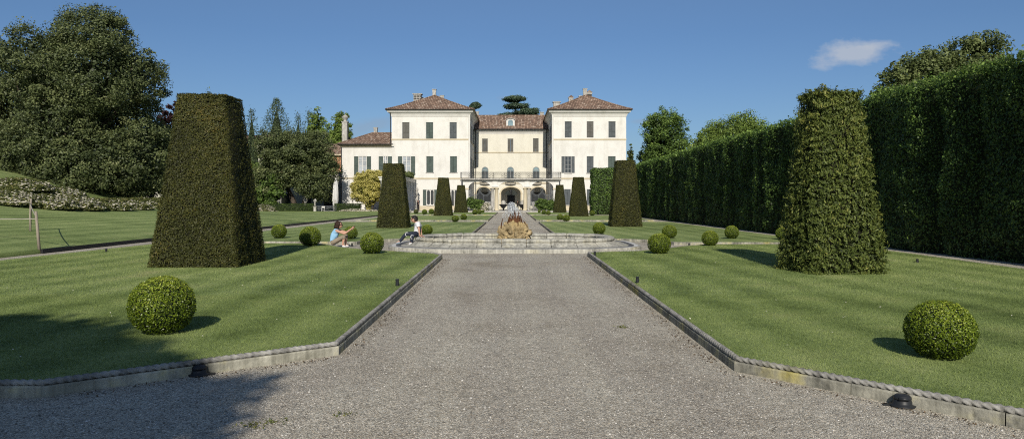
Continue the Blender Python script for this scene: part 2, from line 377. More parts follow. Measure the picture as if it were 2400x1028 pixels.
hor = ramp(nt, math_(nt, 'MAXIMUM', sep.outputs[2], 0), [(0, (.44, .56, .76)), (.10, (.50, .64, .85)), (.22, (.53, .68, .88)), (.5, (.9, .95, 1.0))])
skyc = mixc(nt, sky.outputs[0], hor, 1, 'MULTIPLY')
def cloud(prev, px, py, rx, ry, tilt, dens, colr):
    cu, cv = (px - 1200) / F, (HZ - py) / F
    du = math_(nt, 'SUBTRACT', u, cu); dv = math_(nt, 'SUBTRACT', math_(nt, 'SUBTRACT', v, cv), math_(nt, 'MULTIPLY', du, tilt))
    a = math_(nt, 'DIVIDE', du, rx / F); b_ = math_(nt, 'DIVIDE', dv, ry / F)
    r2 = math_(nt, 'SQRT', math_(nt, 'ADD', math_(nt, 'MULTIPLY', a, a), math_(nt, 'MULTIPLY', b_, b_)))
    d = math_(nt, 'SUBTRACT', math_(nt, 'ADD', 1.05, math_(nt, 'MULTIPLY', math_(nt, 'SUBTRACT', cn, .5), 2.2)), r2)
    k = math_(nt, 'MULTIPLY', math_(nt, 'MULTIPLY', d, 1.5, True), dens)
    return mixc(nt, prev, colr, k)
CW = (5.3, 5.8, 6.7); CG = (3.3, 3.9, 4.9)
skyc = cloud(skyc, 1995, 128, 118, 31, .13, .8, CW)
skyc = cloud(skyc, 2065, 104, 50, 13, .1, .5, CW)
skyc = cloud(skyc, 865, 296, 85, 22, .25, .35, CG)
skyc = cloud(skyc, 1510, 285, 60, 8, 0, .3, CG)
skyc = cloud(skyc, 1185, 230, 24, 8, 0, .25, CG)
nt.links.new(skyc, bg.inputs['Color']); bg.inputs['Strength'].default_value = .088
sc.view_settings.view_transform = 'Standard'; sc.view_settings.look = 'None'; sc.view_settings.exposure = 0
sc.cycles.use_denoising = False; sc.cycles.filter_width = 1.1; sc.cycles.max_bounces = 6; sc.cycles.diffuse_bounces = 3; sc.cycles.transmission_bounces = 4; sc.cycles.transparent_max_bounces = 6

# ------------------------------------------------------------------ ground
def sheet(name, pts, z, mat, kind='structure'):
    m = MB(); m.add([(x, y, z) for x, y in pts], [tuple(range(len(pts)))]); return tag(m.build(name, mat), kind=kind)
sheet('ground', [(-1500, -300), (1500, -300), (1500, 3000), (-1500, 3000)], -.03, M['grass'])
sheet('gravel_path', [(-15.1, -30), (14.2, -30), (14.2, 106), (30, 106), (30, 140), (-24, 140), (-24, 106), (-15.1, 106)], 0, M['gravel'])
LZ = .11
def chain_curve(pts): return pts
near_l = [(-1.95, 7.85), (-2.08, 20.8), (-2.35, 21.5), (-3.6, 22.4), (-4.8, 23.3), (-5.9, 24.6), (-6.7, 26.0), (-7.4, 26.6), (-13.0, 26.9), (-13.4, 20), (-13.4, 6.2), (-4.0, 6.2)]
near_r = [(2.25, 7.1), (4.4, 4.55), (11.75, 4.55), (11.7, 16), (11.9, 26.1), (7.3, 26.1), (6.2, 25.3), (5.2, 24.0), (4.1, 22.7), (2.7, 22.15), (2.35, 21.8)]
a_l = [(-2.02, 54.8), (-2.0, 34), (-3.0, 32.0), (-4.1, 30.4), (-5.2, 29.5), (-5.9, 28.7), (-6.0, 27.8), (-13.0, 27.9), (-12.9, 54.8)][::-1]
a_r = [(2.1, 55), (2.1, 34), (3.1, 32.0), (4.1, 30.5), (5.3, 29.4), (6.0, 28.4), (6.2, 27.5), (11.9, 27.3), (11.9, 55)]
b_l = [(-2.05, 60), (-2.1, 80), (-12.9, 80), (-12.9, 60)]; b_r = [(2.1, 60), (11.8, 60), (11.8, 80), (2.1, 80)]
c_l = [(-2.1, 84.5), (-2.1, 104), (-13.5, 104), (-13.5, 84.5)]; c_r = [(2.1, 84.5), (9.6, 84.5), (9.6, 104), (2.1, 104)]
def area(p): return sum(p[i][0] * p[(i + 1) % len(p)][1] - p[(i + 1) % len(p)][0] * p[i][1] for i in range(len(p))) / 2
def lawn(pts):
    if area(pts) < 0: pts = pts[::-1]
    n = len(pts); m = MB()
    m.add([(x, y, LZ) for x, y in pts] + [(x, y, -.02) for x, y in pts], [tuple(range(n))] + [(i, i + n, (i + 1) % n + n, (i + 1) % n) for i in range(n)])
    return tag(m.build('lawn', M['grass']), kind='structure')
LAWNS = [near_l, near_r, a_l, a_r, b_l, b_r, c_l, c_r]
for p in LAWNS: lawn(p)

def inside(P, poly):
    x, y = P[:, 0], P[:, 1]; r = np.zeros(len(P), bool); n = len(poly)
    for i in range(n):
        x0, y0 = poly[i]; x1, y1 = poly[(i + 1) % n]
        c = ((y0 > y) != (y1 > y)) & (x < (x1 - x0) * (y - y0) / (y1 - y0 + 1e-12) + x0); r ^= c
    return r
# the lawns' side edges without stone get none; the inner edges have a kerb topped by a twisted cable moulding
def resample(pts, step):
    out = []
    for i in range(len(pts) - 1):
        a, b_ = np.array(pts[i], float), np.array(pts[i + 1], float); k = max(1, int(np.linalg.norm(b_ - a) / step))
        out += [a + (b_ - a) * j / k for j in range(k)]
    out.append(np.array(pts[-1], float)); return np.array(out)
def offset(pts, d):
    """shift an open line to its right-hand side by d, with mitred corners"""
    pts = np.array(pts, float); out = []
    for i in range(len(pts)):
        t0 = pts[i] - pts[i - 1] if i else pts[1] - pts[0]; t1 = pts[i + 1] - pts[i] if i < len(pts) - 1 else pts[i] - pts[i - 1]
        n0 = np.array([t0[1], -t0[0]]) / np.linalg.norm(t0); n1 = np.array([t1[1], -t1[0]]) / np.linalg.norm(t1)
        nn = n0 + n1; nn /= np.linalg.norm(nn); out.append(pts[i] + nn * d / max(.4, nn @ n0))
    return np.array(out)
def kerb(pts, cable, mat='kerb'):
    """pts run so that the gravel lies on the right-hand side"""
    m = MB(); TH = .085; hh = .095 if cable else .12
    o = offset(pts, TH); i_ = np.array(pts, float)
    for s in range(len(pts) - 1):
        L = np.linalg.norm(i_[s + 1] - i_[s]); k = max(1, round(L / 1.15))
        for j in range(k):
            f0, f1 = j / k + (.004 / L if j else 0), (j + 1) / k - (.004 / L if j < k - 1 else 0)
            A, B = i_[s] + (i_[s + 1] - i_[s]) * f0, i_[s] + (i_[s + 1] - i_[s]) * f1
            C, D = o[s] + (o[s + 1] - o[s]) * f1, o[s] + (o[s + 1] - o[s]) * f0
            dz = random.uniform(-.004, .004); q = .006
            C2, D2 = C + (B - C) * .08, D + (A - D) * .08
            z1 = hh + dz
            vs = [(*A, -.02), (*B, -.02), (*C, -.02), (*D, -.02), (*A, z1), (*B, z1), (*C2, z1), (*D2, z1), (*C, z1 - .014), (*D, z1 - .014)]
            m.add(vs, [(0, 1, 5, 4), (3, 9, 8, 2), (4, 5, 6, 7), (7, 6, 8, 9), (1, 2, 8, 6, 5), (0, 4, 7, 9, 3)])
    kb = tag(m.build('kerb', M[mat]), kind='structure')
    if cable:
        c = resample(offset(pts, TH * .55), .012); n = 12; vs = []; fs = []; s_ = 0
        for i, p in enumerate(c):
            if i: s_ += np.linalg.norm(c[i] - c[i - 1])
            t = c[min(i + 1, len(c) - 1)] - c[max(i - 1, 0)]; t /= np.linalg.norm(t); nr = np.array([t[1], -t[0]])
            for k in range(n):
                a = 2 * math.pi * k / n; r = .025 * (1 + .28 * math.cos(3 * (a + s_ * 2 * math.pi / .21)) + .04 * math.sin(s_ * 9.3))
                q = p + nr * r * math.cos(a) * 1.15; vs.append((q[0], q[1], hh + .022 + r * math.sin(a)))
        for i in range(len(c) - 1):
            for k in range(n):
                a, b_ = i * n + k, i * n + (k + 1) % n; fs.append((a, a + n, b_ + n, b_))
        me = MB(); me.add(vs, fs); me.build('cable_moulding', M['rope_stone'], kb, smooth=True)
    return kb
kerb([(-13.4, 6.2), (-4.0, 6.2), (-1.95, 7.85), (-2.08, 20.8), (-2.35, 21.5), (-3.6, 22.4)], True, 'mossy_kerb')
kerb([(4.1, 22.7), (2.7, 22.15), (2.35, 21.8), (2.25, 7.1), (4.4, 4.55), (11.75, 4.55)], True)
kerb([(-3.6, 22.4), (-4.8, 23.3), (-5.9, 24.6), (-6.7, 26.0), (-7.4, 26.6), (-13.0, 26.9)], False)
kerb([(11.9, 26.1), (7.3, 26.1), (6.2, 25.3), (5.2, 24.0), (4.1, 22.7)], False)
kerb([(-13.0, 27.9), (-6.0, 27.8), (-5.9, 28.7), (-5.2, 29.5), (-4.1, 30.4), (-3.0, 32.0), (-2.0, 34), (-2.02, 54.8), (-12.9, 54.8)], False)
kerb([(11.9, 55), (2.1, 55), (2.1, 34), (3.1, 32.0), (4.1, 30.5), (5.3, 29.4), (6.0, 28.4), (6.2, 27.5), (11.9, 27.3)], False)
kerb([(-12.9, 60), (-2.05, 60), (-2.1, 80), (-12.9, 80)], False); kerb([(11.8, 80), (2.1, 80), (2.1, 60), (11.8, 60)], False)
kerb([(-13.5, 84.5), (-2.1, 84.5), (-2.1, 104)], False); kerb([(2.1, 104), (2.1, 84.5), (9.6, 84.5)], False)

# the lawn beyond the side path rises to a bank with shrubs and then a hillside
def sstep(a, b_, x):
    t = np.clip((x - a) / (b_ - a), 0, 1); return t * t * (3 - 2 * t)
def hill_z(X, Y):
    X = np.asarray(X, float); Y = np.asarray(Y, float)
    d = -(X + 14.95); far = 1 - sstep(52, 96, Y)
    z = .12 + np.clip(d, 0, 13.5) / 13 * 1.15 * far + .08 * sstep(0, 1.2, d)
    z += (.34 * np.clip(d - 13.5, 0, 1e9)) * (1 - sstep(45, 80, Y)) * (1 - .35 * sstep(22, 50, d))
    z += .05 * np.sin(X * .7 + Y * .23) * np.clip(d / 6, 0, 1) * far
    return z
xs = np.concatenate([-14.95 - np.array([0, .25, .5, 1, 2, 3, 4.5, 6, 8, 10, 12, 13.5, 15, 17, 19, 22, 26, 31, 37, 45, 55, 70, 90, 120, 160, 220])])
ys = np.concatenate([np.linspace(-20, 24, 23)[:-1], np.linspace(24, 60, 30), np.linspace(62, 108, 20)])
m = MB(); nx, ny = len(xs), len(ys)
m.v = [(x, y, float(hill_z(x, y))) for y in ys for x in xs]
for j in range(ny - 1):
    for i in range(nx - 1): m.f.append((j * nx + i + 1, j * nx + i, (j + 1) * nx + i, (j + 1) * nx + i + 1)); m.m.append(0)
base = len(m.v)
m.v += [(xs[0], y, -.02) for y in ys]
for j in range(ny - 1): m.f.append((j * nx, base + j, base + j + 1, (j + 1) * nx)); m.m.append(0)
m.v += [(x, ys[-1], -.03) for x in xs]; b2 = base + ny
for i in range(nx - 1): m.f.append(((ny - 1) * nx + i, (ny - 1) * nx + i + 1, b2 + i + 1, b2 + i)); m.m.append(0)
tag(m.build('hillside', M['grass'], smooth=True), kind='structure')
m = MB()
for a in np.arange(23, 106, 1.5): m.box(-14.93, -14.88, a, a + 1.497, -.02, .14)
tag(m.build('path_edging', M['iron']), kind='structure')  # edging strip; shade on the raised lawn edge is put into its dark colour

# grass blades where the lawn is close, then coarser tufts
def grass(name, regions):
    Ps = []; hs = []; ws = []
    for poly, n, y0, y1, h_, w_ in regions:
        p = np.array(poly); lo, hi = p.min(0), p.max(0); lo[1] = max(lo[1], y0); hi[1] = min(hi[1], y1)
        q = R.uniform(lo, hi, size=(n, 2)); q = q[inside(q, poly)]
        q = q[np.abs(q[:, 0]) < q[:, 1] * .74 + .6]
        Ps.append(q); hs.append(np.full(len(q), h_)); ws.append(np.full(len(q), w_))
    q = np.concatenate(Ps); h_ = np.concatenate(hs) * R.uniform(.45, 1.2, len(q)); w_ = np.concatenate(ws)
    n = len(q); a = R.uniform(0, 6.283, n); lean = R.normal(size=(n, 2)) * .55
    B = np.column_stack([q, np.full(n, LZ - .004)]); d = np.column_stack([np.cos(a) * w_ / 2, np.sin(a) * w_ / 2, np.zeros(n)])
    V = np.stack([B - d, B + d, B + np.column_stack([lean * h_[:, None], h_])], 1).reshape(-1, 3)
    me = bpy.data.meshes.new(name); me.vertices.add(len(V)); me.vertices.foreach_set('co', V.astype(np.float32).ravel())
    me.loops.add(3 * n); me.loops.foreach_set('vertex_index', np.arange(3 * n, dtype=np.int32))
    me.polygons.add(n); me.polygons.foreach_set('loop_start', np.arange(0, 3 * n, 3, dtype=np.int32)); me.polygons.foreach_set('loop_total', np.full(n, 3, np.int32))
    at = me.attributes.new('tint', 'FLOAT', 'FACE'); at.data.foreach_set('value', np.clip(R.normal(.5, .25, n), 0, 1).astype(np.float32))
    me.materials.append(M['blade']); me.update(calc_edges=True)
    return tag(link(name, me), kind='stuff')
grass('grass', [(near_l, 260000, 6.2, 12, .024, .006), (near_r, 260000, 4.5, 12, .024, .006), (near_l, 130000, 12, 27, .028, .011), (near_r, 130000, 12, 27, .028, .011)])
# loose stones of the gravel close by
q = R.uniform((-5.5, 4.6), (4.2, 13), size=(60000, 2)); q = q[(R.random(len(q)) < np.clip(1.4 - q[:, 1] / 11, .1, 1))]
q = q[~inside(q, [(-13.5, 6.05), (-3.9, 6.05), (-1.8, 7.8), (-1.9, 14), (-14, 14)]) & ~inside(q, [(2.1, 14), (2.1, 7.0), (4.35, 4.4), (14, 4.4), (14, 14)])]
n = len(q); s_ = R.uniform(.004, .010, n); s_[R.random(n) < .015] *= 1.6
oct_ = np.array([(1, 0, 0), (0, 1, 0), (-1, 0, 0), (0, -1, 0), (0, 0, .75), (0, 0, -.5)])
V = oct_[None] * s_[:, None, None] * R.uniform(.7, 1.3, (n, 6, 1)); a = R.uniform(0, 6.28, n)
V = np.stack([V[..., 0] * np.cos(a)[:, None] - V[..., 1] * np.sin(a)[:, None], V[..., 0] * np.sin(a)[:, None] + V[..., 1] * np.cos(a)[:, None], V[..., 2]], -1)
V += np.column_stack([q, s_ * .25])[:, None]
tri = np.array([(0, 1, 4), (1, 2, 4), (2, 3, 4), (3, 0, 4)]); T = (tri[None] + 6 * np.arange(n)[:, None, None]).reshape(-1)
me = bpy.data.meshes.new('gravel'); me.vertices.add(6 * n); me.vertices.foreach_set('co', V.astype(np.float32).ravel())
me.loops.add(len(T)); me.loops.foreach_set('vertex_index', T.astype(np.int32)); k = len(T) // 3
me.polygons.add(k); me.polygons.foreach_set('loop_start', np.arange(0, 3 * k, 3, dtype=np.int32)); me.polygons.foreach_set('loop_total', np.full(k, 3, np.int32))
at = me.attributes.new('tint', 'FLOAT', 'FACE'); at.data.foreach_set('value', np.repeat(np.clip(R.normal(.5, .25, n), 0, 1), 4).astype(np.float32))
me.materials.append(M['pebble']); me.update(calc_edges=True); tag(link('gravel', me), kind='stuff')

# ------------------------------------------------------------------ clipped yews
def frustum_points(n, bw, tw, h, rnd):
    """points and normals on the sides and top of a clipped square yew; bw, tw = half widths"""
    nt_ = int(n * .1); t = R.random(n - nt_); t = 1 - np.sqrt(1 - t * (1 - (tw / bw) ** 2)) if tw < bw else t
    t = np.clip(t / max(1e-6, 1 - tw / bw), 0, 1) if tw < bw else t
    hw = bw + (tw - bw) * t; s = R.uniform(-1, 1, n - nt_); f = R.integers(0, 4, n - nt_)
    nx_ = np.array([1, 0, -1, 0])[f]; ny_ = np.array([0, 1, 0, -1])[f]
    P = np.column_stack([nx_ * hw - ny_ * s * hw, ny_ * hw + nx_ * s * hw, t * h]); tilt = (bw - tw) / h
    Nn = np.column_stack([nx_, ny_, np.full(len(t), tilt)]).astype(float)
    ang = np.abs(s) > 1 - rnd / hw; c = np.where(ang, (np.abs(s) - (1 - rnd / hw)) * hw / rnd, 0); cs = np.sign(s) * c
    Nn[:, 0] += -ny_ * cs; Nn[:, 1] += nx_ * cs; pull = c * c * rnd * .29
    P[:, 0] -= (nx_ - ny_ * np.sign(s)) * pull; P[:, 1] -= (ny_ + nx_ * np.sign(s)) * pull
    q = R.uniform(-tw, tw, (nt_, 2)); P2 = np.column_stack([q, np.full(nt_, h)]); N2 = np.tile([0, 0, 1.], (nt_, 1))
    return np.concatenate([P, P2]), unit(np.concatenate([Nn, N2]))
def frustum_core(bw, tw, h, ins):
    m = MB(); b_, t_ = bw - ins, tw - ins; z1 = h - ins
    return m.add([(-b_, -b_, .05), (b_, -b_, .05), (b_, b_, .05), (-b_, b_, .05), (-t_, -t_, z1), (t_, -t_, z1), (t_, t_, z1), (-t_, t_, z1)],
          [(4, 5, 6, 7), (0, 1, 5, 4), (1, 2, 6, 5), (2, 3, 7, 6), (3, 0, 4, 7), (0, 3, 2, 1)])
def yew_mesh(name, n, bw, tw, h, size, mat, shag, jit, droop, rnd=.12, ins=.10, asp=.4, shelf=0):
    P, Nn = frustum_points(n, bw, tw, h, rnd)
    lump = wob(P, 3.0, 5) * .6 + wob(P, 9, 6) * .5
    if shelf:                                   # drooping sprays in irregular tiers, shade under each put into the tint
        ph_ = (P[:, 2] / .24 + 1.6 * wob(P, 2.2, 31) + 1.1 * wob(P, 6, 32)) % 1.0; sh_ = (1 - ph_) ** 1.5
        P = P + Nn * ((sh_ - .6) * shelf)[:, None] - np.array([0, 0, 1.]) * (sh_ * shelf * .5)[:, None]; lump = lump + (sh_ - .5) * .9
    P = P + Nn * (lump * shag + R.normal(0, shag * .5, n) - shag * .3)[:, None]
    P[:, 2] = np.maximum(P[:, 2], .02)
    # a ragged skirt at the foot
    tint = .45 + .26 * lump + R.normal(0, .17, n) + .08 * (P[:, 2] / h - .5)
    return leaf_mesh(name, P, Nn + np.array([0, 0, .25]), R.uniform(.6, 1.3, n) * size, tint, [mat], None, jit, asp, frustum_core(bw, tw, h, ins), droop)
def put(name, me, x, y, label, cat, group=None, z=LZ, rz=0, s=(1, 1, 1)):
    o = link(name, me, None, (x, y, z)); o.rotation_euler = (0, 0, rz); o.scale = s
    return tag(o, label, cat, group)
YG = 'clipped yew obelisks along the garden'
put('clipped_yew', yew_mesh('clipped_yew', 100000, 1.05, .585, 4.1, .046, M['yew'], .028, .5, .5, ins=.06), -7.44, 17.9,
    'tall dense brown-green clipped yew with flat top in the front lawn, tree side', 'topiary', YG)
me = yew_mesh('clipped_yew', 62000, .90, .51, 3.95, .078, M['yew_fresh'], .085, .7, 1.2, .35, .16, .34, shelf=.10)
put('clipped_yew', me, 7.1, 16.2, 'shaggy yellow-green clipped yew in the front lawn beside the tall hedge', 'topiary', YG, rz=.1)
mid = yew_mesh('clipped_yew', 34000, .90, .54, 3.75, .06, M['yew'], .025, .55, .4, ins=.055)
far = yew_mesh('clipped_yew', 26000, .98, .53, 4.1, .075, M['yew'], .025, .55, .4, ins=.055)
put('clipped_yew', mid, -6.98, 42.9, 'clipped yew obelisk rising behind the seated boy', 'topiary', YG)
put('clipped_yew', mid, 7.0, 45.0, 'clipped yew obelisk just in front of the inner end of the tall hedge', 'topiary', YG, rz=math.pi / 2, s=(1.05, 1.05, 1.08))
put('clipped_yew', far, -7.45, 78.9, 'third clipped yew from the fountain on the loggia side', 'topiary', YG)
put('clipped_yew', far, 6.95, 76.0, 'third clipped yew from the fountain on the hedge side', 'topiary', YG, rz=math.pi, s=(1, 1, .99))
put('clipped_yew', far, -7.15, 101.8, 'small far clipped yew in front of the gated arch, loggia side', 'topiary', YG, rz=math.pi / 2, s=(.95, .95, .93))
put('clipped_yew', far, 6.6, 100.3, 'small far clipped yew in front of the gated arch, hedge side', 'topiary', YG, rz=math.pi / 2, s=(.9, .9, .93))

# ------------------------------------------------------------------ box balls
def ball_mesh(name, n, size, mat):
    d = unit(R.normal(size=(n, 3))); d = d[d[:, 2] > -.86]; n = len(d)
    lump = wob(d, 4.5, 3) * .6 + wob(d, 11, 4) * .5
    P = d * (.5 * (1 + .05 * lump + R.normal(0, .02, n)))[:, None] * np.array([1, 1, .96]); P[:, 2] += .45
    P[:, 2] = np.maximum(P[:, 2], .015)
    tint = .40 + .24 * lump + .30 * d[:, 2] + R.normal(0, .19, n)  # sunlit top and shaded underside are put into the leaf tint
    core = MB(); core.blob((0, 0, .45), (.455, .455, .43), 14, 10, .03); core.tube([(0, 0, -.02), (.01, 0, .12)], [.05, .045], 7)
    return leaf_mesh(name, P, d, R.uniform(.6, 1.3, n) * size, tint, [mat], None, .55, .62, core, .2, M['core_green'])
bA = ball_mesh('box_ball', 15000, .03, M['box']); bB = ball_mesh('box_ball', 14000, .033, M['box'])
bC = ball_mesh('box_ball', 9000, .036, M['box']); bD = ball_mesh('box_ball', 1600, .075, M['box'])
BG = 'clipped box balls in the lawns'
def ball(me, px, dia, py, label, mat=None):
    Y = (H - LZ) * F / (py - HZ); d = dia * .93 * Y / F; Y += d * .25; x = (px - 1200) * Y / F
    return put('box_ball', me, x, Y, label, 'box ball', BG, LZ, random.uniform(0, 6.28), (d, d, d * random.uniform(.95, 1.0)))
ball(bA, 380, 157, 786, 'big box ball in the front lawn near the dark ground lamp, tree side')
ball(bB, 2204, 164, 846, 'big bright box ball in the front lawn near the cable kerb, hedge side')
ball(bC, 872, 58, 595, 'box ball between the crouching woman and the seated boy')
ball(bC, 727, 53, 577, 'box ball on the lawn behind the crouching woman')
ball(bC, 654, 38, 558, 'small box ball beside the big brown yew, beyond the kerb')
ball(bC, 822, 34, 560, 'box ball directly behind the woman\'s raised hands')
ball(bC, 1001, 28, 550, 'box ball directly behind the seated boy\'s back')
ball(bC, 1545, 57, 595, 'box ball at the rounded lawn corner by the fountain, hedge side')
ball(bC, 1569, 37, 558, 'box ball beyond the stone kerb, behind the rounded lawn corner')
ball(bC, 1664, 41, 576, 'box ball at the kerb midway between fountain and shaggy yew')
ball(bC, 1715, 35, 559, 'box ball beyond the kerb, towards the tall hedge')
ball(bC, 1834, 34, 561, 'box ball half hidden behind the shaggy yew')
ball(bC, 1404, 32, 549, 'box ball beside the fountain rim below the second hedge-side yew')
ball(bD, 1067, 18.5, 520, 'front ball of the pair in the middle lawn, loggia side')
ball(bD, 1087, 16.5, 515, 'rear ball of the pair in the middle lawn, loggia side')
ball(bD, 1327, 18.5, 519, 'front ball of the pair in the middle lawn, hedge side')
ball(bD, 1312.5, 16.5, 515.5, 'rear ball of the pair in the middle lawn, hedge side')
ball(bD, 995, 13.5, 502, 'far box ball before the villa, beside the standing woman in black')
ball(bD, 1011, 14, 501, 'far box ball tucked against the third loggia-side yew')
ball(bD, 1113, 13.5, 502.5, 'front ball of the far cluster before the gated arch, loggia side')
ball(bD, 1123.5, 11.5, 501.2, 'middle ball of the far cluster before the gated arch, loggia side')
ball(bD, 1132, 8, 498.5, 'smallest ball of the far cluster before the gated arch, loggia side')
ball(bD, 1285, 12.5, 504, 'front ball of the far cluster before the gated arch, hedge side')
ball(bD, 1274.5, 12, 502, 'middle ball of the far cluster before the gated arch, hedge side')
ball(bD, 1264, 8, 498.5, 'smallest ball of the far cluster before the gated arch, hedge side')
ball(bD, 1388, 13.5, 505.5, 'far box ball just past the third hedge-side yew')
brown = ball_mesh('box_ball', 1600, .075, M['shrub_leaf'])
ball(brown, 975, 12, 500.5, 'brownish faded box ball before the standing woman in black')

# ------------------------------------------------------------------ tall hedge
def hedge_face(n, p0, p1, h0, h1, nrm, y_of=None):
    t = R.random(n); z = R.random(n)
    P = np.array(p0) + (np.array(p1) - np.array(p0)) * t[:, None]
    return np.column_stack([P, z * (h0 + (h1 - h0) * t)]), np.tile(np.array([*nrm, .0]), (n, 1)).astype(float), t
HX = 13.25
def bulge(Y):
    """columns of the single hornbeams, about 2.6 m apart"""
    return (.30 + .09 * np.sin(Y * .83 + 1)) * np.abs(np.sin(Y * math.pi / 3.4 + 1.1 * np.sin(Y * .31) + .55 * np.sin(Y * 1.13))) ** .6
def tall_hedge():
    Ps = []; Ns = []; Ss = []; Ts = []
    for y0, y1, dens, sz in ((14, 24, 620, .085), (24, 36, 420, .10), (36, 55, 230, .13), (55, 92, 120, .18)):
        n = int((y1 - y0) * 5.6 * dens); Y = R.uniform(y0, y1, n); z = 5.55 * R.random(n) ** .92
        P = np.column_stack([HX - bulge(Y) + .32, Y, z]); lump = wob(P, 1.3, 8) + .5 * wob(P, 4, 9)
        P[:, 0] += -.14 * lump + R.normal(0, .05, n) + .35 * (z < .35) * (.35 - z)
        Ps.append(P); Ns.append(np.tile([-1., 0, .15], (n, 1))); Ss.append(np.full(n, sz))
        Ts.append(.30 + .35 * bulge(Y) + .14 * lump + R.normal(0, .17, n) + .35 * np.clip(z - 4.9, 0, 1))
        n2 = int((y1 - y0) * dens * 1.1); Y = R.uniform(y0, y1, n2); xx = HX + R.random(n2) * 1.6
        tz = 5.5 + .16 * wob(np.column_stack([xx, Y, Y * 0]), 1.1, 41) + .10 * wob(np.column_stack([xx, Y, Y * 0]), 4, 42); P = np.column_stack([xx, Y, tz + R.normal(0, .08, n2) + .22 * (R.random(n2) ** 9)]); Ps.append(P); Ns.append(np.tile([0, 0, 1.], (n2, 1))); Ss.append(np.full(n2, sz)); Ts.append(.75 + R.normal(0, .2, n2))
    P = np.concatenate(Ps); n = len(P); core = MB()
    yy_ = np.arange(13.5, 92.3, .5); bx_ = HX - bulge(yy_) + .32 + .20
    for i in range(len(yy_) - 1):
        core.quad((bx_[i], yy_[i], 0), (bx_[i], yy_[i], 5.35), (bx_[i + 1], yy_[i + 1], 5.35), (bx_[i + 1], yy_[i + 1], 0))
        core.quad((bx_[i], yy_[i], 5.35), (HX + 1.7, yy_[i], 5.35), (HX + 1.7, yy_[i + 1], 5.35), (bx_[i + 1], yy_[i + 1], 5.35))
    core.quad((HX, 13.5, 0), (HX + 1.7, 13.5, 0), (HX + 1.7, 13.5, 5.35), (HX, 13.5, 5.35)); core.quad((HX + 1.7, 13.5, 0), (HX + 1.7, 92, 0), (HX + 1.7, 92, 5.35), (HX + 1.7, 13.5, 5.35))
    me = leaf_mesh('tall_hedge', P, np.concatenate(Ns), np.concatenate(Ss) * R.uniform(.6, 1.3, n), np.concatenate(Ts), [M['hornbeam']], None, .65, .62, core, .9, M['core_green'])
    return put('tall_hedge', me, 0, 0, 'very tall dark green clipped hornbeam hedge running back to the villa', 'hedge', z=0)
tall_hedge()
def block_hedge(name, x0, x1, y0, y1, h, dens, sz, mat, label, z=0, ins=.12, rag=.05):
    faces = [((x0, y0), (x1, y0), (0, -1)), ((x1, y0), (x1, y1), (1, 0)), ((x0, y1), (x0, y0), (-1, 0)), ((x0, y1), (x1, y1), (0, 1))]
    Ps = []; Ns = []
    for a, b_, nn in faces:
        n = int(math.dist(a, b_) * h * dens); P, Nn, t = hedge_face(n, a, b_, h, h, nn); Ps.append(P); Ns.append(Nn)
    n = int((x1 - x0) * (y1 - y0) * dens); Ps.append(np.column_stack([R.uniform(x0, x1, n), R.uniform(y0, y1, n), np.full(n, h)])); Ns.append(np.tile([0, 0, 1.], (n, 1)))
    P = np.concatenate(Ps); Nn = np.concatenate(Ns); lump = wob(P, 1.6, 2) + .4 * wob(P, 5, 3)
    P = P + Nn * (rag * lump + R.normal(0, rag * .5, len(P)))[:, None]; P[:, 2] = np.maximum(P[:, 2], .01)
    cx, cy = (x0 + x1) / 2, (y0 + y1) / 2; P -= np.array([cx, cy, 0])
    core = MB(); core.box(x0 - cx + ins, x1 - cx - ins, y0 - cy + ins, y1 - cy - ins, 0, h - ins)
    me = leaf_mesh(name, P, Nn, sz * R.uniform(.6, 1.3, len(P)), .45 + .16 * lump + R.normal(0, .18, len(P)), [mat], None, .6, .6, core, .6, M['core_green'])
    return put(name, me, cx, cy, label, 'hedge', z=z)
block_hedge('tall_hedge', 10.0, 13.1, 89.5, 92.6, 5.7, 110, .2, M['hornbeam'], 'sunlit square end block of the tall hedge in front of the villa', rag=.12)
block_hedge('low_hedge', -37.2, -29.5, 107.5, 109.0, 1.3, 160, .12, M['low_hedge'], 'low clipped hedge under the round evergreen tree')
block_hedge('low_hedge', -26.3, -22.6, 107.2, 109.0, 1.3, 160, .12, M['low_hedge'], 'low clipped hedge between the closed parasol and the yellow climber')

# ------------------------------------------------------------------ fountain
FX, FY = .1, 26.3
def quad_outline(q):
    """mirror one quarter (x>=0, y<=0, from the front middle to the side) into a closed counter-clockwise outline"""
    a = q; b_ = [(x, -y) for x, y in q[::-1]][1:]; r = a + b_
    return r + [(-x, y) for x, y in r[::-1]][1:-1]
def smooth_closed(p, it=2):
    p = np.array(p, float)
    for _ in range(it):
        nx_ = np.roll(p, -1, 0); p = np.stack([p * .75 + nx_ * .25, p * .25 + nx_ * .75], 1).reshape(-1, 2)
    return p
def resample_closed(p, n):
    q = np.vstack([p, p[:1]]); s = np.concatenate([[0], np.cumsum(np.linalg.norm(np.diff(q, axis=0), axis=1))])
    t = np.linspace(0, s[-1], n, endpoint=False); return np.column_stack([np.interp(t, s, q[:, 0]), np.interp(t, s, q[:, 1])])
def out_normals(p):
    t = np.roll(p, -1, 0) - np.roll(p, 1, 0); return unit(np.column_stack([t[:, 1], -t[:, 0]]))
rim_q = [(0, -2.2), (1.0, -2.2), (2.05, -2.2), (2.2, -2.12), (2.32, -1.92), (2.5, -1.82), (2.85, -1.7), (3.05, -1.58), (3.22, -1.3), (3.36, -.9), (3.42, -.4), (3.42, 0)]
slab_q = [(0, -3.25), (1.2, -3.25), (2.4, -3.22), (2.75, -3.1), (3.0, -2.85), (3.4, -2.68), (3.9, -2.35), (4.25, -1.85), (4.4, -1.1), (4.42, 0)]
rim = resample_closed(smooth_closed(quad_outline(rim_q)), 240); rn = out_normals(rim)
slab = resample_closed(smooth_closed(quad_outline(slab_q)), 200); sn = out_normals(slab)
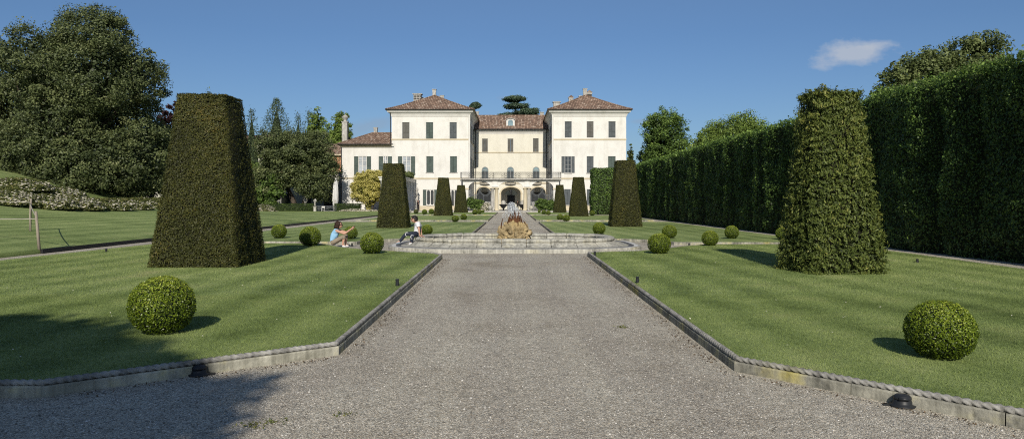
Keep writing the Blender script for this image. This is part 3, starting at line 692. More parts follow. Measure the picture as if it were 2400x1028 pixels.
ft = thing('fountain', (FX, FY, 0), 'low stone fountain basin with rough rock, rusty iron leaves and a splashing jet', 'fountain')
m = MB(); n = len(slab)
def ring(m, pts, z, nn, off): o = len(m.v); m.v += [(*(p + q * off), z) for p, q in zip(pts, nn)]; return o
def bridge(m, a, b_, n, mi=0):
    for i in range(n): m.f.append((a + i, a + (i + 1) % n, b_ + (i + 1) % n, b_ + i)); m.m.append(mi)
rs = [ring(m, slab, -.02, sn, 0), ring(m, slab, .115, sn, 0), ring(m, slab, .135, sn, -.02)]
bridge(m, rs[0], rs[1], n); bridge(m, rs[1], rs[2], n); m.f.append(tuple(range(rs[2], rs[2] + n))); m.m.append(0)
m.build('plinth', M['fountain_stone'], ft, local=True)
for off0, off1, mt, nm in ((-.10, -.24, 'white_mosaic', 'mosaic_band'), (-.24, -.42, 'mosaic', 'mosaic_band')):
    m = MB(); a = ring(m, slab, .139, sn, off0); b_ = ring(m, slab, .139, sn, off1); bridge(m, a, b_, n); m.build(nm, M[mt], ft, local=True)
prof = [(.45, .137), (.34, .17), (.22, .22), (.13, .275), (.095, .285), (.13, .315), (.14, .35), (.12, .385), (.06, .41), (-.03, .418), (-.12, .40), (-.18, .365), (-.19, .33), (-.165, .295), (-.15, .28), (-.15, .14)]
m = MB(); n = len(rim); cuts = sorted(set(int(x) for x in np.linspace(0, n, 25)[:-1]))
for ci, c0 in enumerate(cuts):
    c1 = cuts[(ci + 1) % len(cuts)] if ci < len(cuts) - 1 else n
    idx = list(range(c0, c1 + 1)); o = len(m.v); dz = random.uniform(-.006, .006)
    for k, i in enumerate(idx):
        p0 = rim[i % n]; q = rn[i % n]; t = np.array([-q[1], q[0]])
        sh = t * (.008 if k == 0 else -.008 if k == len(idx) - 1 else 0); rnd_ = .012 if k in (0, len(idx) - 1) else 0
        for r_, z_ in prof: m.v.append((*(p0 + q * (r_ - rnd_) + sh), z_ + (dz - rnd_ if z_ > .2 else 0)))
    L = len(prof)
    for k in range(len(idx) - 1):
        for j in range(L - 1): a = o + k * L + j; m.f.append((a, a + L, a + L + 1, a + 1)); m.m.append(0)
    m.f.append(tuple(o + j for j in range(L))); m.m.append(0); m.f.append(tuple(o + (len(idx) - 1) * L + j for j in range(L))[::-1]); m.m.append(0)
m.build('basin_rim', M['fountain_stone'], ft, local=True, smooth=False)
m = MB(); a = ring(m, rim, .2, rn, -.14); m.f.append(tuple(range(a, a + n))); m.m.append(0); m.build('water', M['water'], ft, local=True)
# rock: one deeply displaced lump
def rock_mesh(sub, sx, sy, sz):
    import bmesh
    bm = bmesh.new(); bmesh.ops.create_icosphere(bm, subdivisions=sub, radius=1)
    for v_ in bm.verts:
        c = v_.co.copy(); q = c * 1.9 + Vector((3.1, 7.7, 1.2))
        d = mnoise.turbulence(q, 3, True) * .28; cell = mnoise.voronoi(c * 2.6 + Vector((1, 2, 3)))[0]
        e = (cell[1] - cell[0]); fine = mnoise.noise(c * 7) * .09 + abs(mnoise.noise(c * 13)) * .07 - .03 + mnoise.noise(c * 33) * .018
        k = .76 + d + .34 * min(e, .45) + fine
        flare = 1 + .25 * max(0, -c.z); v_.co = Vector((c.x * k * sx * flare, c.y * k * sy * flare, c.z * k * sz))
    me = bpy.data.meshes.new('rock'); bm.to_mesh(me); bm.free(); me.materials.append(M['tufa']); return me
link('rock', rock_mesh(6, .60, .56, .60), ft, (0, 0, .42))
def blade(h, w_, bend):
    m = MB(); L = []; ns = 7
    for i in range(ns + 1):
        t = i / ns; wd = w_ * (math.sin(math.pi * min(1, .18 + t * .82)) ** .8) * (1 if t < .98 else .05)
        L.append([(-wd / 2, bend * t * t, h * t), (0, bend * t * t - w_ * .18, h * t), (wd / 2, bend * t * t, h * t)])
    for r_ in L: m.v += r_
    for i in range(ns):
        for j in range(2): a = i * 3 + j; m.f.append((a, a + 1, a + 4, a + 3)); m.m.append(0)
    return m
for k, (dx, dy, h_, w_, b_, rz) in enumerate([(-.27, -.12, .36, .085, .10, 4.1), (-.19, -.2, .52, .095, .07, 3.7), (-.10, -.27, .44, .10, .05, 3.3), (.0, -.2, .66, .10, .03, 3.0), (.09, -.29, .42, .10, .05, 2.9),
        (.17, -.18, .58, .10, .07, 2.5), (.27, -.1, .46, .09, .10, 2.1), (.44, -.14, .30, .10, .14, 1.9), (-.50, -.12, .38, .10, .08, 4.4), (-.1, .1, .5, .1, .06, 5.9), (.12, .1, .52, .1, .06, .5)]):
    o = blade(h_, w_, b_).build('iron_leaf', M['rust'], ft, loc=(dx, dy, .72 if abs(dx) < .35 else .66), local=True)
    o.rotation_euler = (0, 0, rz)
    sm = o.modifiers.new('s', 'SOLIDIFY'); sm.thickness = .012
m = MB()
for k in range(1000):
    t = random.random() ** .8; a = random.uniform(0, 6.28); sp = random.random() ** .7 * .34 * (.25 + .9 * (1 - t) + .1)
    z_ = 1.2 + .44 * t - .35 * sp; s_ = random.uniform(.003, .011) * (1.25 - .5 * t)
    m.blob((sp * math.cos(a) - .06 + .04 * t * -1.4, sp * math.sin(a), z_), (s_ * random.uniform(.6, 1.1), s_, s_ * random.uniform(1, 2.6)), 5, 4)
for k in range(9):
    a = random.uniform(0, 6.28); sp = random.uniform(.03, .16); top = random.uniform(1.38, 1.56)
    m.tube([(-.05 + sp * .3 * math.cos(a), sp * .3 * math.sin(a), 1.1), (-.06 + sp * .8 * math.cos(a), sp * .8 * math.sin(a), top - .1), (-.07 + sp * 1.2 * math.cos(a), sp * 1.2 * math.sin(a), top)], [.012, .02, .006], 5)
m.build('water_jet', M['spray'], ft, local=True, smooth=True)

# ------------------------------------------------------------------ small lamps, rope fence
def bollard(px, py, label, h=.15, zb=LZ):
    h *= .72
    Y = (H - zb) * F / (py - HZ); x = (px - 1200) * Y / F
    m = MB(); r = .032; m.lathe([(r, -.03), (r, h - .035), (r * .8, h - .034), (r * .8, h - .022), (r * 1.12, h - .021), (r * 1.12, h - .004), (r * .9, h)], (0, 0, 0), 12)
    o = m.build('garden_spotlight', M['black_plastic'], None, loc=(x, Y, zb)); tag(o, label, 'garden light', 'small black spotlights along the kerbs')
bollard(931, 669, 'small black spotlight peg beside the long path kerb, tree-side lawn', .17)
bollard(1494, 663, 'small black spotlight peg beside the long path kerb, hedge-side lawn', .17)
bollard(1394, 600, 'black spotlight peg at the kerb corner in front of the fountain', .18)
bollard(1615, 577, 'black spotlight peg at the gravel between two box balls and kerb', .17, 0)
bollard(825, 577, 'black spotlight peg beside the box ball behind the crouching woman', .17, 0)
bollard(249, 590, 'black spotlight peg at the side path beside the big brown yew', .14)
bollard(2150, 615, 'black spotlight peg on the lawn edge below the tall hedge', .13)
def uplight(px, py, label, rz):
    Y = H * F / (py - HZ); x = (px - 1200) * Y / F
    t = thing('ground_lamp', (x, Y, 0), label, 'ground light', 'black ground lamps on the gravel', rz); t.scale = (.74, .74, .8)
    MB().lathe([(.125, 0), (.135, .012), (.13, .022), (.098, .026), (.096, .055), (.085, .075)], (0, 0, 0), 24).build('base', M['black_plastic'], t, True, local=True)
    m = MB(); m.lathe([(.088, .072), (.092, .082), (.088, .10), (.07, .117), (.03, .125)], (0, 0, 0), 24); m.box(-.05, .05, -.105, .0, .08, .104)
    m.build('hood', M['black_plastic'], t, True, local=True)
    MB().box(.1, .19, -.035, .035, .0, .018).build('foot', M['black_plastic'], t, local=True); MB().box(-.19, -.1, -.03, .03, .0, .016).build('foot', M['black_plastic'], t, local=True)
uplight(467, 878, 'round black ground lamp on gravel below the mossy kerb, tree side', .2)
uplight(2115, 951, 'round black ground lamp on gravel below the pale cable kerb, hedge side', -.3)
PG = 'rope fence posts'
def post(x, y, lean, h, label):
    z = float(hill_z(x, y)); o = MB().tube([(0, 0, -.1), (lean * .5, 0, h * .5), (lean, .02, h)], [.045, .042, .037], 10).build('fence_post', M['post'], None, True, loc=(x, y, z))
    return tag(o, label, 'fence post', PG)
post(-14.98, 23.0, -.13, 1.22, 'leaning wooden fence post standing at the gravel path edge')
post(-18.6, 28.0, .02, 1.25, 'upright wooden fence post standing on the lawn behind the leaning one')
def rope(pts, sag, label):
    a, b_ = Vector(pts[0]), Vector(pts[1]); L = []
    for i in range(15):
        t = i / 14; p = a.lerp(b_, t); p.z -= sag * 4 * t * (1 - t); L.append(p - a)
    o = MB().tube(L, .016, 6).build('fence_rope', M['rope'], None, True, loc=a); tag(o, label, 'rope', 'ropes of the fence')
zA = float(hill_z(-18.6, 28)); zB = float(hill_z(-14.98, 23))
rope([(-18.58, 27.98, zA + 1.1), (-23.5, 27.8, float(hill_z(-23.5, 27.8)) + 1.2)], .12, 'upper pale rope sagging from the upright wooden post')
rope([(-15.08, 23.0, zB + .98), (-24, 26.5, float(hill_z(-24, 26.5)) + .35)], .12, 'lower pale rope running from the leaning post to the lawn')
rope([(-15.08, 23.02, zB + 1.0), (-18.58, 27.96, zA + 1.05)], .03, 'short rope tied between the two wooden posts')

# ------------------------------------------------------------------ flowering shrubs
def mound_mesh(name, n, size, flower, rx, ry, rz, leaf='shrub_leaf'):
    d = unit(R.normal(size=(n, 3))); d[:, 2] = np.abs(d[:, 2]); lump = wob(d, 3.5, 14) * .6 + wob(d, 9, 15) * .5
    P = d * ((1 + .12 * lump + R.normal(0, .05, n))[:, None]) * np.array([rx, ry, rz])
    P[:, 2] = np.maximum(P[:, 2], .02); fl = (R.random(n) < np.clip(flower + .35 * wob(d, 4, 16), .03, .95))
    core = MB(); core.blob((0, 0, 0), (rx * .86, ry * .86, rz * .86), 12, 8, .05)
    return leaf_mesh(name, P, d + np.array([0, -.2, .3]), size * R.uniform(.6, 1.3, n), np.where(fl, .5, .45) + .15 * lump + R.normal(0, .18, n), [M[leaf], M['petal']], fl.astype(np.int32), .7, .75, core, 0, M['core_green'])
sh = [mound_mesh('flowering_shrub', 5200, .12, f, 1.75, 1.2, 1.25) for f in (.26, .12, .03)]
FG = 'flowering shrubs along the foot of the bank'
def shrub(px, Y, pyb, k, s, label):
    x = (px - 1200) * Y / F; o = put('flowering_shrub', sh[k], x, Y, label, 'shrub', FG, float(hill_z(x, Y)) - .06, random.uniform(-.3, .3), (s[0], s[1], s[2] * .64))
for a in [(10, 41, 485, 0, (1.25, 1, 1), 'white flowering shrub at the picture edge beyond the rope fence'),
          (95, 42, 486, 0, (1.2, 1, 1.02), 'very white flowering shrub behind the wooden fence posts'),
          (165, 44, 487, 0, (1.2, 1.1, 1.0), 'white flowering shrub below the bare grassy bank'),
          (225, 46, 487, 1, (1.25, 1, .92), 'cream flowering shrub in the middle of the row'),
          (280, 49, 486, 1, (1.25, 1, .9), 'half-faded shrub under the big evergreen tree'),
          (325, 53, 485, 2, (1.3, 1, .9), 'mostly green shrub under the big evergreen tree'),
          (372, 57, 485, 2, (1.25, 1, .9), 'greenish shrub meeting the big brown yew'),
          (35, 45.5, 450, 1, (1.4, 1.1, 1.0), 'yellowish shrub in the second row on the bank'),
          (120, 46.5, 450, 0, (1.3, 1.1, 1.05), 'white shrub in the second row below the bare bank'),
          (612, 84, 497, 0, (.95, 1, 1.15), 'white blossoming bush beside the low hedge and big brown yew')]: shrub(*a)
m_ = mound_mesh('flower_patch', 2600, .13, .75, 2.2, .8, .55)
put('flower_patch', m_, -23.2, 106.2, 'patch of white flowers in front of the yellow climber', 'flowers', 'white flower patches by the villa', 0)
put('flower_patch', m_, -20.6, 106.6, 'patch of white flowers beside the second loggia-side yew', 'flowers', 'white flower patches by the villa', 0, 1.0, (.8, .9, .8))

# ------------------------------------------------------------------ trees
def crown(name, lobes, clumps, per, leaf, cr, mat, flat_=.75, core=.62, jit=.7, droop=.3, seed=0, tintb=.42):
    """clumps of leaves spread over the shells of ellipsoid lobes"""
    vol = np.array([l[1][0] * l[1][1] * l[1][2] for l in lobes]) ** .67; vol /= vol.sum(); C = []; D = []
    for (c, r), v_ in zip(lobes, vol):
        k = max(3, int(clumps * v_)); d = unit(R.normal(size=(k, 3))); s_ = R.uniform(.8, 1.05, k)
        C.append(np.array(c) + d * s_[:, None] * np.array(r)); D.append(d)
    C = np.concatenate(C); D = np.concatenate(D)
    keep = np.ones(len(C), bool)
    for (c, r) in lobes: keep &= np.linalg.norm((C - np.array(c)) / np.array(r), axis=1) > .72
    C = C[keep]; D = D[keep]; rr = cr * R.uniform(.55, 1.35, len(C))
    P = np.repeat(C, per, 0); e = unit(R.normal(size=(len(P), 3))) * (R.random(len(P)) ** .45)[:, None]
    off = e * np.repeat(rr, per)[:, None]; off[:, 2] *= flat_; P = P + off
    Nn = unit(np.repeat(D, per, 0) * .5 + e * .7 + np.array([0, 0, .35]))
    ct = np.repeat(R.normal(0, .10, len(C)), per)
    tint = tintb + ct + .16 * e[:, 2] + R.normal(0, .14, len(P))
    sz = leaf * R.uniform(.6, 1.35, len(P))
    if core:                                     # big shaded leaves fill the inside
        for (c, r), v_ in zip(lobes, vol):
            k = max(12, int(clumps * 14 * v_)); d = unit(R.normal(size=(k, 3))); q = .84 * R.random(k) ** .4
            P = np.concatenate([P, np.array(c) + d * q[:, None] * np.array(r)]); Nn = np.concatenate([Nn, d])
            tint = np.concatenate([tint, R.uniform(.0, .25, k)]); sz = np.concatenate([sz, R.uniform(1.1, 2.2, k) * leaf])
    return leaf_mesh(name, P, Nn, sz, tint, [mat], None, jit, .6, None, droop)
def tree(name, x, y, z, label, crown_me, trunk, group=None, cat='tree', rz=0):
    t = thing(name, (x, y, z), label, cat, group, rz)
    o = MB()
    for pts, rad in trunk: o.tube(pts, rad, 9)
    o.build('trunk', M['bark'], t, True, local=True); link('crown', crown_me, t); return t
def limbs(h, spread, n, r0, z0=.45, seed=1):
    rg = random.Random(seed); L = [([(0, 0, -.3), (.1, .05, h * .25), (-.05, .1, h * .55), (.1, 0, h * .9)], [r0 * 1.3, r0, r0 * .7, r0 * .15])]
    for k in range(n):
        a = k * 2.4 + rg.uniform(-.4, .4); s_ = h * rg.uniform(z0 * .6, z0 * 1.3); q = spread * rg.uniform(.55, .95)
        L.append(([(0, 0, s_), (q * .45 * math.cos(a), q * .45 * math.sin(a), s_ + q * .3), (q * math.cos(a), q * math.sin(a), s_ + q * .75)], [r0 * .55, r0 * .35, r0 * .1]))
    return L
def lobes_rand(c, r, n, seed, s=.5):
    rg = np.random.default_rng(seed); L = [(tuple(c), tuple(np.array(r) * .8))]
    for k in range(n):
        d = rg.normal(size=3); d /= np.linalg.norm(d); d[2] = d[2] * .9 + .05; q = rg.uniform(s * .7, s * 1.2)
        L.append((tuple(np.array(c) + d * np.array(r) * .68), tuple(np.array(r) * q)))
    return L
def X_(px, Y): return (px - 1200) * Y / F
def Z_(py, Y): return H - (py - HZ) * Y / F
EG = 'evergreen trees on the bank'
Y = 58; x = X_(212, Y); zb = float(hill_z(x, Y))
L = lobes_rand((0, 0, 8.4), (5.6, 5.5, 6.6), 11, 3, .46) + [((.6, -1, 12.7), (2.1, 2.4, 2.2)), ((3.4, -.5, 9.5), (2.4, 2.6, 2.6)), ((-3.6, -2, 10.5), (2.6, 2.6, 2.8)), ((2.2, -3, 2.2), (3.2, 2.6, 2.9)), ((-2.4, -3, 2.6), (3.4, 2.8, 2.9)), ((0, -3.4, 1.6), (2.6, 2.0, 2.2)), ((4.9, -1.5, 2.6), (2.5, 2.4, 3.2)), ((-5, -1, 3), (2.6, 2.6, 2.9))]
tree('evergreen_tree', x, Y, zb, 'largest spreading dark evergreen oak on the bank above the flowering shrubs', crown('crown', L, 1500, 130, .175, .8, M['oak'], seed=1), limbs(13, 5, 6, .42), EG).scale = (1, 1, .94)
Y = 66; x = X_(60, Y); zb = float(hill_z(x, Y))
L = lobes_rand((0, 0, 9.0), (6.5, 5.5, 6.0), 10, 8, .45) + [((3, -2, 3), (3, 3, 3.2)), ((-1.5, -3, 3.2), (3, 3, 3.2))]
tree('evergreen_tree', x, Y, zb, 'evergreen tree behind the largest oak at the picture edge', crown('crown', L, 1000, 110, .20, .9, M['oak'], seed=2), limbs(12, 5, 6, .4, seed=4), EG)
Y = 74; x = X_(135, Y); zb = float(hill_z(x, Y))
L = lobes_rand((0, 0, 9.5), (4.5, 4.5, 6.2), 8, 18, .45)
tree('evergreen_tree', x, Y, zb, 'taller evergreen tree showing between the two oaks on the bank', crown('crown', L, 600, 100, .21, .9, M['oak'], seed=2), limbs(14, 4, 5, .38, seed=6), EG)
Y = 66; x = X_(352, Y); zb = float(hill_z(x, Y))
L = lobes_rand((0, 0, 4.4), (2.8, 3.0, 3.6), 6, 9, .45)
tree('evergreen_tree', x, Y, zb, 'lower dark evergreen beside the big brown yew on the bank', crown('crown', L, 380, 110, .18, .75, M['oak'], seed=3, tintb=.32), limbs(7, 2.5, 4, .25, seed=9), EG)
Y = 61; x = X_(285, Y); zb = float(hill_z(x, Y))
L = lobes_rand((0, 0, 1.9), (4.6, 2.6, 2.3), 7, 19, .5)
tree('evergreen_tree', x, Y, zb, 'low dark evergreen undergrowth right above the half-faded shrubs', crown('crown', L, 420, 100, .18, .7, M['oak'], seed=3, tintb=.3), limbs(3, 2.5, 4, .2, seed=8), EG)
Y = 70; x = X_(30, Y); zb = float(hill_z(x, Y))
L = lobes_rand((0, 0, 2.4), (6, 2.6, 3.0), 7, 29, .5)
tree('evergreen_tree', x, Y, zb, 'dark evergreen undergrowth on top of the bare grassy bank', crown('crown', L, 360, 100, .19, .75, M['oak'], seed=3, tintb=.3), limbs(4, 2.5, 4, .2, seed=8), EG)
Y = 112; L = lobes_rand((0, 0, 8.0), (6.2, 5.5, 5.4), 11, 21, .45) + [((3.4, -2, 4.4), (2.6, 2.4, 2.2)), ((-3.6, -2, 4.6), (2.8, 2.4, 2.4)), ((5.0, -1, 6.8), (2.0, 2.2, 2.7)), ((3.4, -.5, 10.0), (2.6, 2.4, 2.4)), ((4.6, -1.4, 3.6), (1.9, 1.8, 1.8))]
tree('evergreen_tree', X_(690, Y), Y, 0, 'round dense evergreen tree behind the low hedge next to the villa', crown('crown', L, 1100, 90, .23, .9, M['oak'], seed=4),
     [([(.4, 0, -.3), (-.2, 0, 1.8), (-1.4, 0, 4.6)], [.5, .4, .2]), ([(.8, 0, -.3), (1.6, 0, 2), (2.6, .4, 5)], [.4, .32, .2])])
far_fill = [(612, 114, 8.5, 5.6, 'tree_green', 'dense dark bush-like tree between the big brown yew and the round evergreen', 33), (540, 118, 8.5, 5.5, 'oak', 'dark evergreen hidden mostly behind the big brown yew', 34)]
for px_, Y_, h_, r_, mt_, lb_, sd_ in far_fill:
    tree('evergreen_tree', X_(px_, Y_), Y_, 0, lb_, crown('crown', lobes_rand((0, 0, h_ * .52), (r_ * .6, r_ * .55, h_ * .48), 7, sd_, .5), 220, 60, .3, .8, M[mt_], seed=5), limbs(h_ * .8, 2.4, 4, .25, seed=sd_))
L = lobes_rand((0, 0, 2.9), (2.8, 2.2, 2.7), 6, 31, .5)
tree('leafy_bush', X_(622, 109.8), 109.8, 0, 'bright green bushy small tree behind the low hedge end', crown('crown', L, 150, 60, .30, .7, M['tree_green'], seed=5), limbs(4, 2, 3, .15), cat='bush')
# far trees
def conifer(name, x, y, h, r, label, mat, n=26, per=60, leaf=.4, zb=0, z0=.06, group=None, dens=1.0):
    Cs = []; Nn = []; k = 0
    for i in range(n):
        t = i / n; z = h * (z0 + (1 - z0) * t); rad = r * (1 - t) ** .85 + .12
        m_n = int(per * dens * (1 - t * .8)) * 12; a = R.uniform(0, 6.283, m_n); q = rad * R.random(m_n) ** .36 * (1 + .18 * np.sin(a * 7 + i * 1.9))
        Cs.append(np.column_stack([q * np.cos(a), q * np.sin(a), z - q * .28 + R.normal(0, h / n * .4, m_n)])); Nn.append(np.column_stack([np.cos(a), np.sin(a), np.full(m_n, .8)]))
    P = np.concatenate(Cs); Nn = np.concatenate(Nn)
    core = MB(); core.lathe([(r * .42, h * (z0 + .03)), (r * .22, h * .5), (.04, h * .88)], (0, 0, 0), 10)
    me = leaf_mesh('crown', P, Nn, leaf * .68 * R.uniform(.6, 1.3, len(P)), .45 + R.normal(0, .2, len(P)), [mat], None, .6, .4, core, 1.2, M['core_green'])
    return tree(name, x, y, zb, label, me, [([(0, 0, -.2), (0, 0, h * .5), (0, 0, h * .97)], [.3, .2, .04])], group)
Y = 160; conifer('cypress_tree', X_(648, Y), Y, Z_(226, Y), 11.0, 'broad dark conical cypress rising behind the round evergreen', M['conifer'], 30, 80, .55)
Y = 150; conifer('spruce_tree', X_(590, Y), Y, Z_(248, Y), 6.0, 'sparse spruce showing between the big brown yew and the cypress', M['conifer'], 16, 36, .6)
Y = 170; conifer('spruce_tree', X_(699, Y), Y, Z_(258, Y), 6.0, 'small spruce tip just beside the dark cypress', M['conifer'], 14, 40, .6)
conifer('spruce_tree', X_(724, Y), Y, Z_(250, Y), 6.0, 'pale spruce tip behind the round evergreen, nearer the villa', M['cedar'], 14, 40, .6)
Y = 130; conifer('spruce_tree', X_(489, Y), Y, Z_(206, Y), 4.0, 'spruce whose tip pokes above the big brown yew', M['conifer'], 18, 40, .6)
def far_tree(name, px, Y, py_top_, w_px, label, mat, seed, clumps=260, per=70, leaf=.38, zb=0, hfrac=.42, group='broadleaf trees beyond the garden', core=.5, cr=None):
    py_top = py_top_ - 14; h = Z_(py_top, Y) - zb; rx = w_px * Y / F / 2; rz = h * hfrac
    L = lobes_rand((0, 0, h - rz), (rx, rx, rz), 9, seed, .45)
    return tree(name, X_(px, Y), Y, zb, label, crown('crown', L, clumps, per, leaf, cr or rx * .24, mat, core=core), limbs(h * .8, rx * .8, 6, .35, seed=seed), group)
far_tree('copper_beech', 402, 140, 232, 70, 'purple-leaved copper beech between the oaks and the big brown yew', M['purple'], 40, 110, 50, .5)
far_tree('broadleaf_tree', 752, 165, 262, 78, 'bright green tree rising behind the round evergreen', M['tree_light'], 41)
far_tree('broadleaf_tree', 800, 158, 286, 62, 'bright green tree behind the tall vase-topped chimney', M['tree_light'], 42)
far_tree('broadleaf_tree', 1572, 120, 254, 118, 'tall deep green tree beyond the tall hedge beside the villa', M['tree_green'], 43, 420, 75, .30, core=.4)
far_tree('broadleaf_tree', 1530, 128, 330, 70, 'lower green tree filling the gap between villa and tall green tree', M['tree_green'], 47, 200, 70, .30)
far_tree('broadleaf_tree', 1722, 100, 268, 150, 'wide yellow-green tree showing over the tall hedge', M['tree_light'], 44, 480, 70, .26, core=.4)
far_tree('broadleaf_tree', 1640, 110, 312, 90, 'low light green tree between the deep green and yellow-green trees', M['tree_light'], 49, 260, 70, .28)
far_tree('poplar_tree', 1478, 150, 340, 22, 'slim pale tree peeping out beside the villa wall', M['tree_olive'], 46, 60, 40, .4, hfrac=.4)
Y = 44
L = [((0, 0, 8.4), (2.4, 2.4, 2.2)), ((-2.3, 0, 8.6), (1.3, 1.5, 1.9)), ((1.7, .2, 10.0), (1.8, 1.7, 1.6)), ((-.7, 0, 9.7), (1.2, 1.3, 1.1)), ((2.9, 0, 11.0), (1.2, 1.2, .8)), ((3.5, 0, 9.8), (.9, 1.2, .8)), ((-3.2, 0, 7.2), (1.1, 1.3, 1.4)), ((2.6, 0, 7.8), (1.7, 1.6, 1.4))]
tree('olive_green_tree', X_(2195, Y), Y, 0, 'open crowned olive green tree standing tall behind the high hedge', crown('crown', L, 420, 60, .17, .5, M['tree_olive'], core=.3), limbs(11, 3, 8, .25, seed=12))
Y = 30; L = lobes_rand((0, 0, 6.3), (1.6, 1.6, 1.7), 5, 51, .5)
tree('olive_green_tree', X_(2420, Y), Y, 0, 'olive green tree tip above the hedge at the picture edge', crown('crown', L, 110, 60, .16, .42, M['tree_olive'], core=.3), limbs(6, 1.5, 5, .15, seed=15))
def cedar(px, Y, py_top, w_px, label, layers, seed):
    rg = np.random.default_rng(seed); h = Z_(py_top, Y); rx = w_px * Y / F / 2; L = []; tk = [([(0, 0, -.3), (0, 0, h * .6), (.2, 0, h * .97)], [.5, .35, .08])]
    for k in range(layers):
        t = k / max(1, layers - 1); z = h * (.99 - .34 * t)
        for q in range(3 + k):
            a = rg.uniform(0, 6.283); s_ = rx * (.25 + .62 * t) * rg.uniform(.5, 1); c = (s_ * math.cos(a) + .25, s_ * math.sin(a), z + rg.normal(0, .25))
            L.append((c, (rx * rg.uniform(.3, .5), rx * rg.uniform(.3, .5), .5))); tk.append(([(0, 0, z - .9), (c[0] * .6, c[1] * .6, z - .35), c], [.14, .09, .04]))
    me = crown('crown', L, 150 * layers, 60, .36, .95, M['cedar'], flat_=.42, core=.5)
    tree('cedar_tree', X_(px, Y), Y, 0, label, me, tk, 'cedars behind the villa')
cedar(1207, 190, 229, 96, 'large flat-layered cedar rising behind the central villa roof', 6, 5)
cedar(1240, 185, 258, 60, 'lower cedar branches behind the central roof', 3, 9)
cedar(1112, 200, 247, 34, 'small cedar tip between the central roof and the pavilion roof', 3, 7)
# tree standing behind the viewer: it shades the near corner of the lawn and the gravel
L = [((0, 0, 8.0), (3.8, 1.9, 2.2)), ((2.7, 0, 7.7), (1.8, 1.5, 1.5)), ((-2.6, 0, 8.2), (2.2, 1.6, 1.6)), ((.4, .2, 9.3), (2.0, 1.5, 1.1))]
tree('broadleaf_tree', -6.5, -9.36, 0, 'tree behind the viewer that shades the gravel corner', crown('crown', L, 520, 80, .32, .6, M['tree_green'], core=.6), limbs(8, 3, 6, .3, seed=22))

# ------------------------------------------------------------------ villa
VY = 118.0; CY = 132.0; PY = 116.6; ZT = .19      # front of the pavilions, of the middle wing, of the portico; terrace level
def vx(px, Y=VY): return (px - 1200) * Y / F
def vz(py, Y=VY): return H - (py - HZ) * Y / F
tag(MB().box(-29, 34, 110.6, 150, -.05, .09).box(-29, 34, 111.0, 150, .09, ZT).build('terrace', M['pale_stone']), kind='structure')
villa = thing('villa', (0, VY, ZT), 'large cream plastered villa with two tiled pavilions, arched portico and low side wing', 'villa')
def wall_y(name, x0, x1, y, z0, z1, holes, mat, dep=.22, parent=villa, mi=0):
    """a wall facing the garden with rectangular openings and their reveals"""
    m = MB(); xs_ = sorted({x0, x1, *[h[0] for h in holes], *[h[1] for h in holes]}); zs_ = sorted({z0, z1, *[h[2] for h in holes], *[h[3] for h in holes]})
    for i in range(len(xs_) - 1):
        for j in range(len(zs_) - 1):
            cx, cz = (xs_[i] + xs_[i + 1]) / 2, (zs_[j] + zs_[j + 1]) / 2
            if any(h[0] < cx < h[1] and h[2] < cz < h[3] for h in holes): continue
            m.quad((xs_[i], y, zs_[j]), (xs_[i + 1], y, zs_[j]), (xs_[i + 1], y, zs_[j + 1]), (xs_[i], y, zs_[j + 1]))
    for a, b_, c, d in [h[:4] for h in holes]:
        Y2 = y + dep
        m.quad((a, y, c), (a, y, d), (a, Y2, d), (a, Y2, c)); m.quad((b_, y, c), (b_, Y2, c), (b_, Y2, d), (b_, y, d))
        m.quad((a, y, d), (b_, y, d), (b_, Y2, d), (a, Y2, d)); m.quad((a, y, c), (a, Y2, c), (b_, Y2, c), (b_, y, c))
    return m.build(name, mat, parent)
def closed_window(x0, x1, z0, z1, y, mat, sill=True, dep=.10, parent=villa):
    f = MB(); t = .05; Y0 = y + dep
    f.box(x0, x0 + t, Y0, Y0 + .1, z0, z1); f.box(x1 - t, x1, Y0, Y0 + .1, z0, z1); f.box(x0 + t, x1 - t, Y0, Y0 + .1, z1 - t, z1)
    wd = f.build('window', M['grey_frame'], parent)
    mid_ = (x0 + x1) / 2
    for a, b_ in ((x0 + t, mid_ - .012), (mid_ + .012, x1 - t)):
        s = MB(); s.box(a, b_, Y0 + .02, Y0 + .08, z0 + .02, z1 - t); r_ = .07
        s.box(a, a + r_, Y0 - .005, Y0 + .02, z0 + .02, z1 - t); s.box(b_ - r_, b_, Y0 - .005, Y0 + .02, z0 + .02, z1 - t)
        for zz in (z0 + .02, z0 + (z1 - z0) * .36, z1 - t - .1): s.box(a + r_, b_ - r_, Y0 - .004, Y0 + .02, zz, zz + .1)
        s.build('shutter', mat, wd)
    if sill: MB().box(x0 - .1, x1 + .1, y - .09, y + .1, z0 - .11, z0 + .003).build('sill', M['pale_stone'], wd)
    return wd
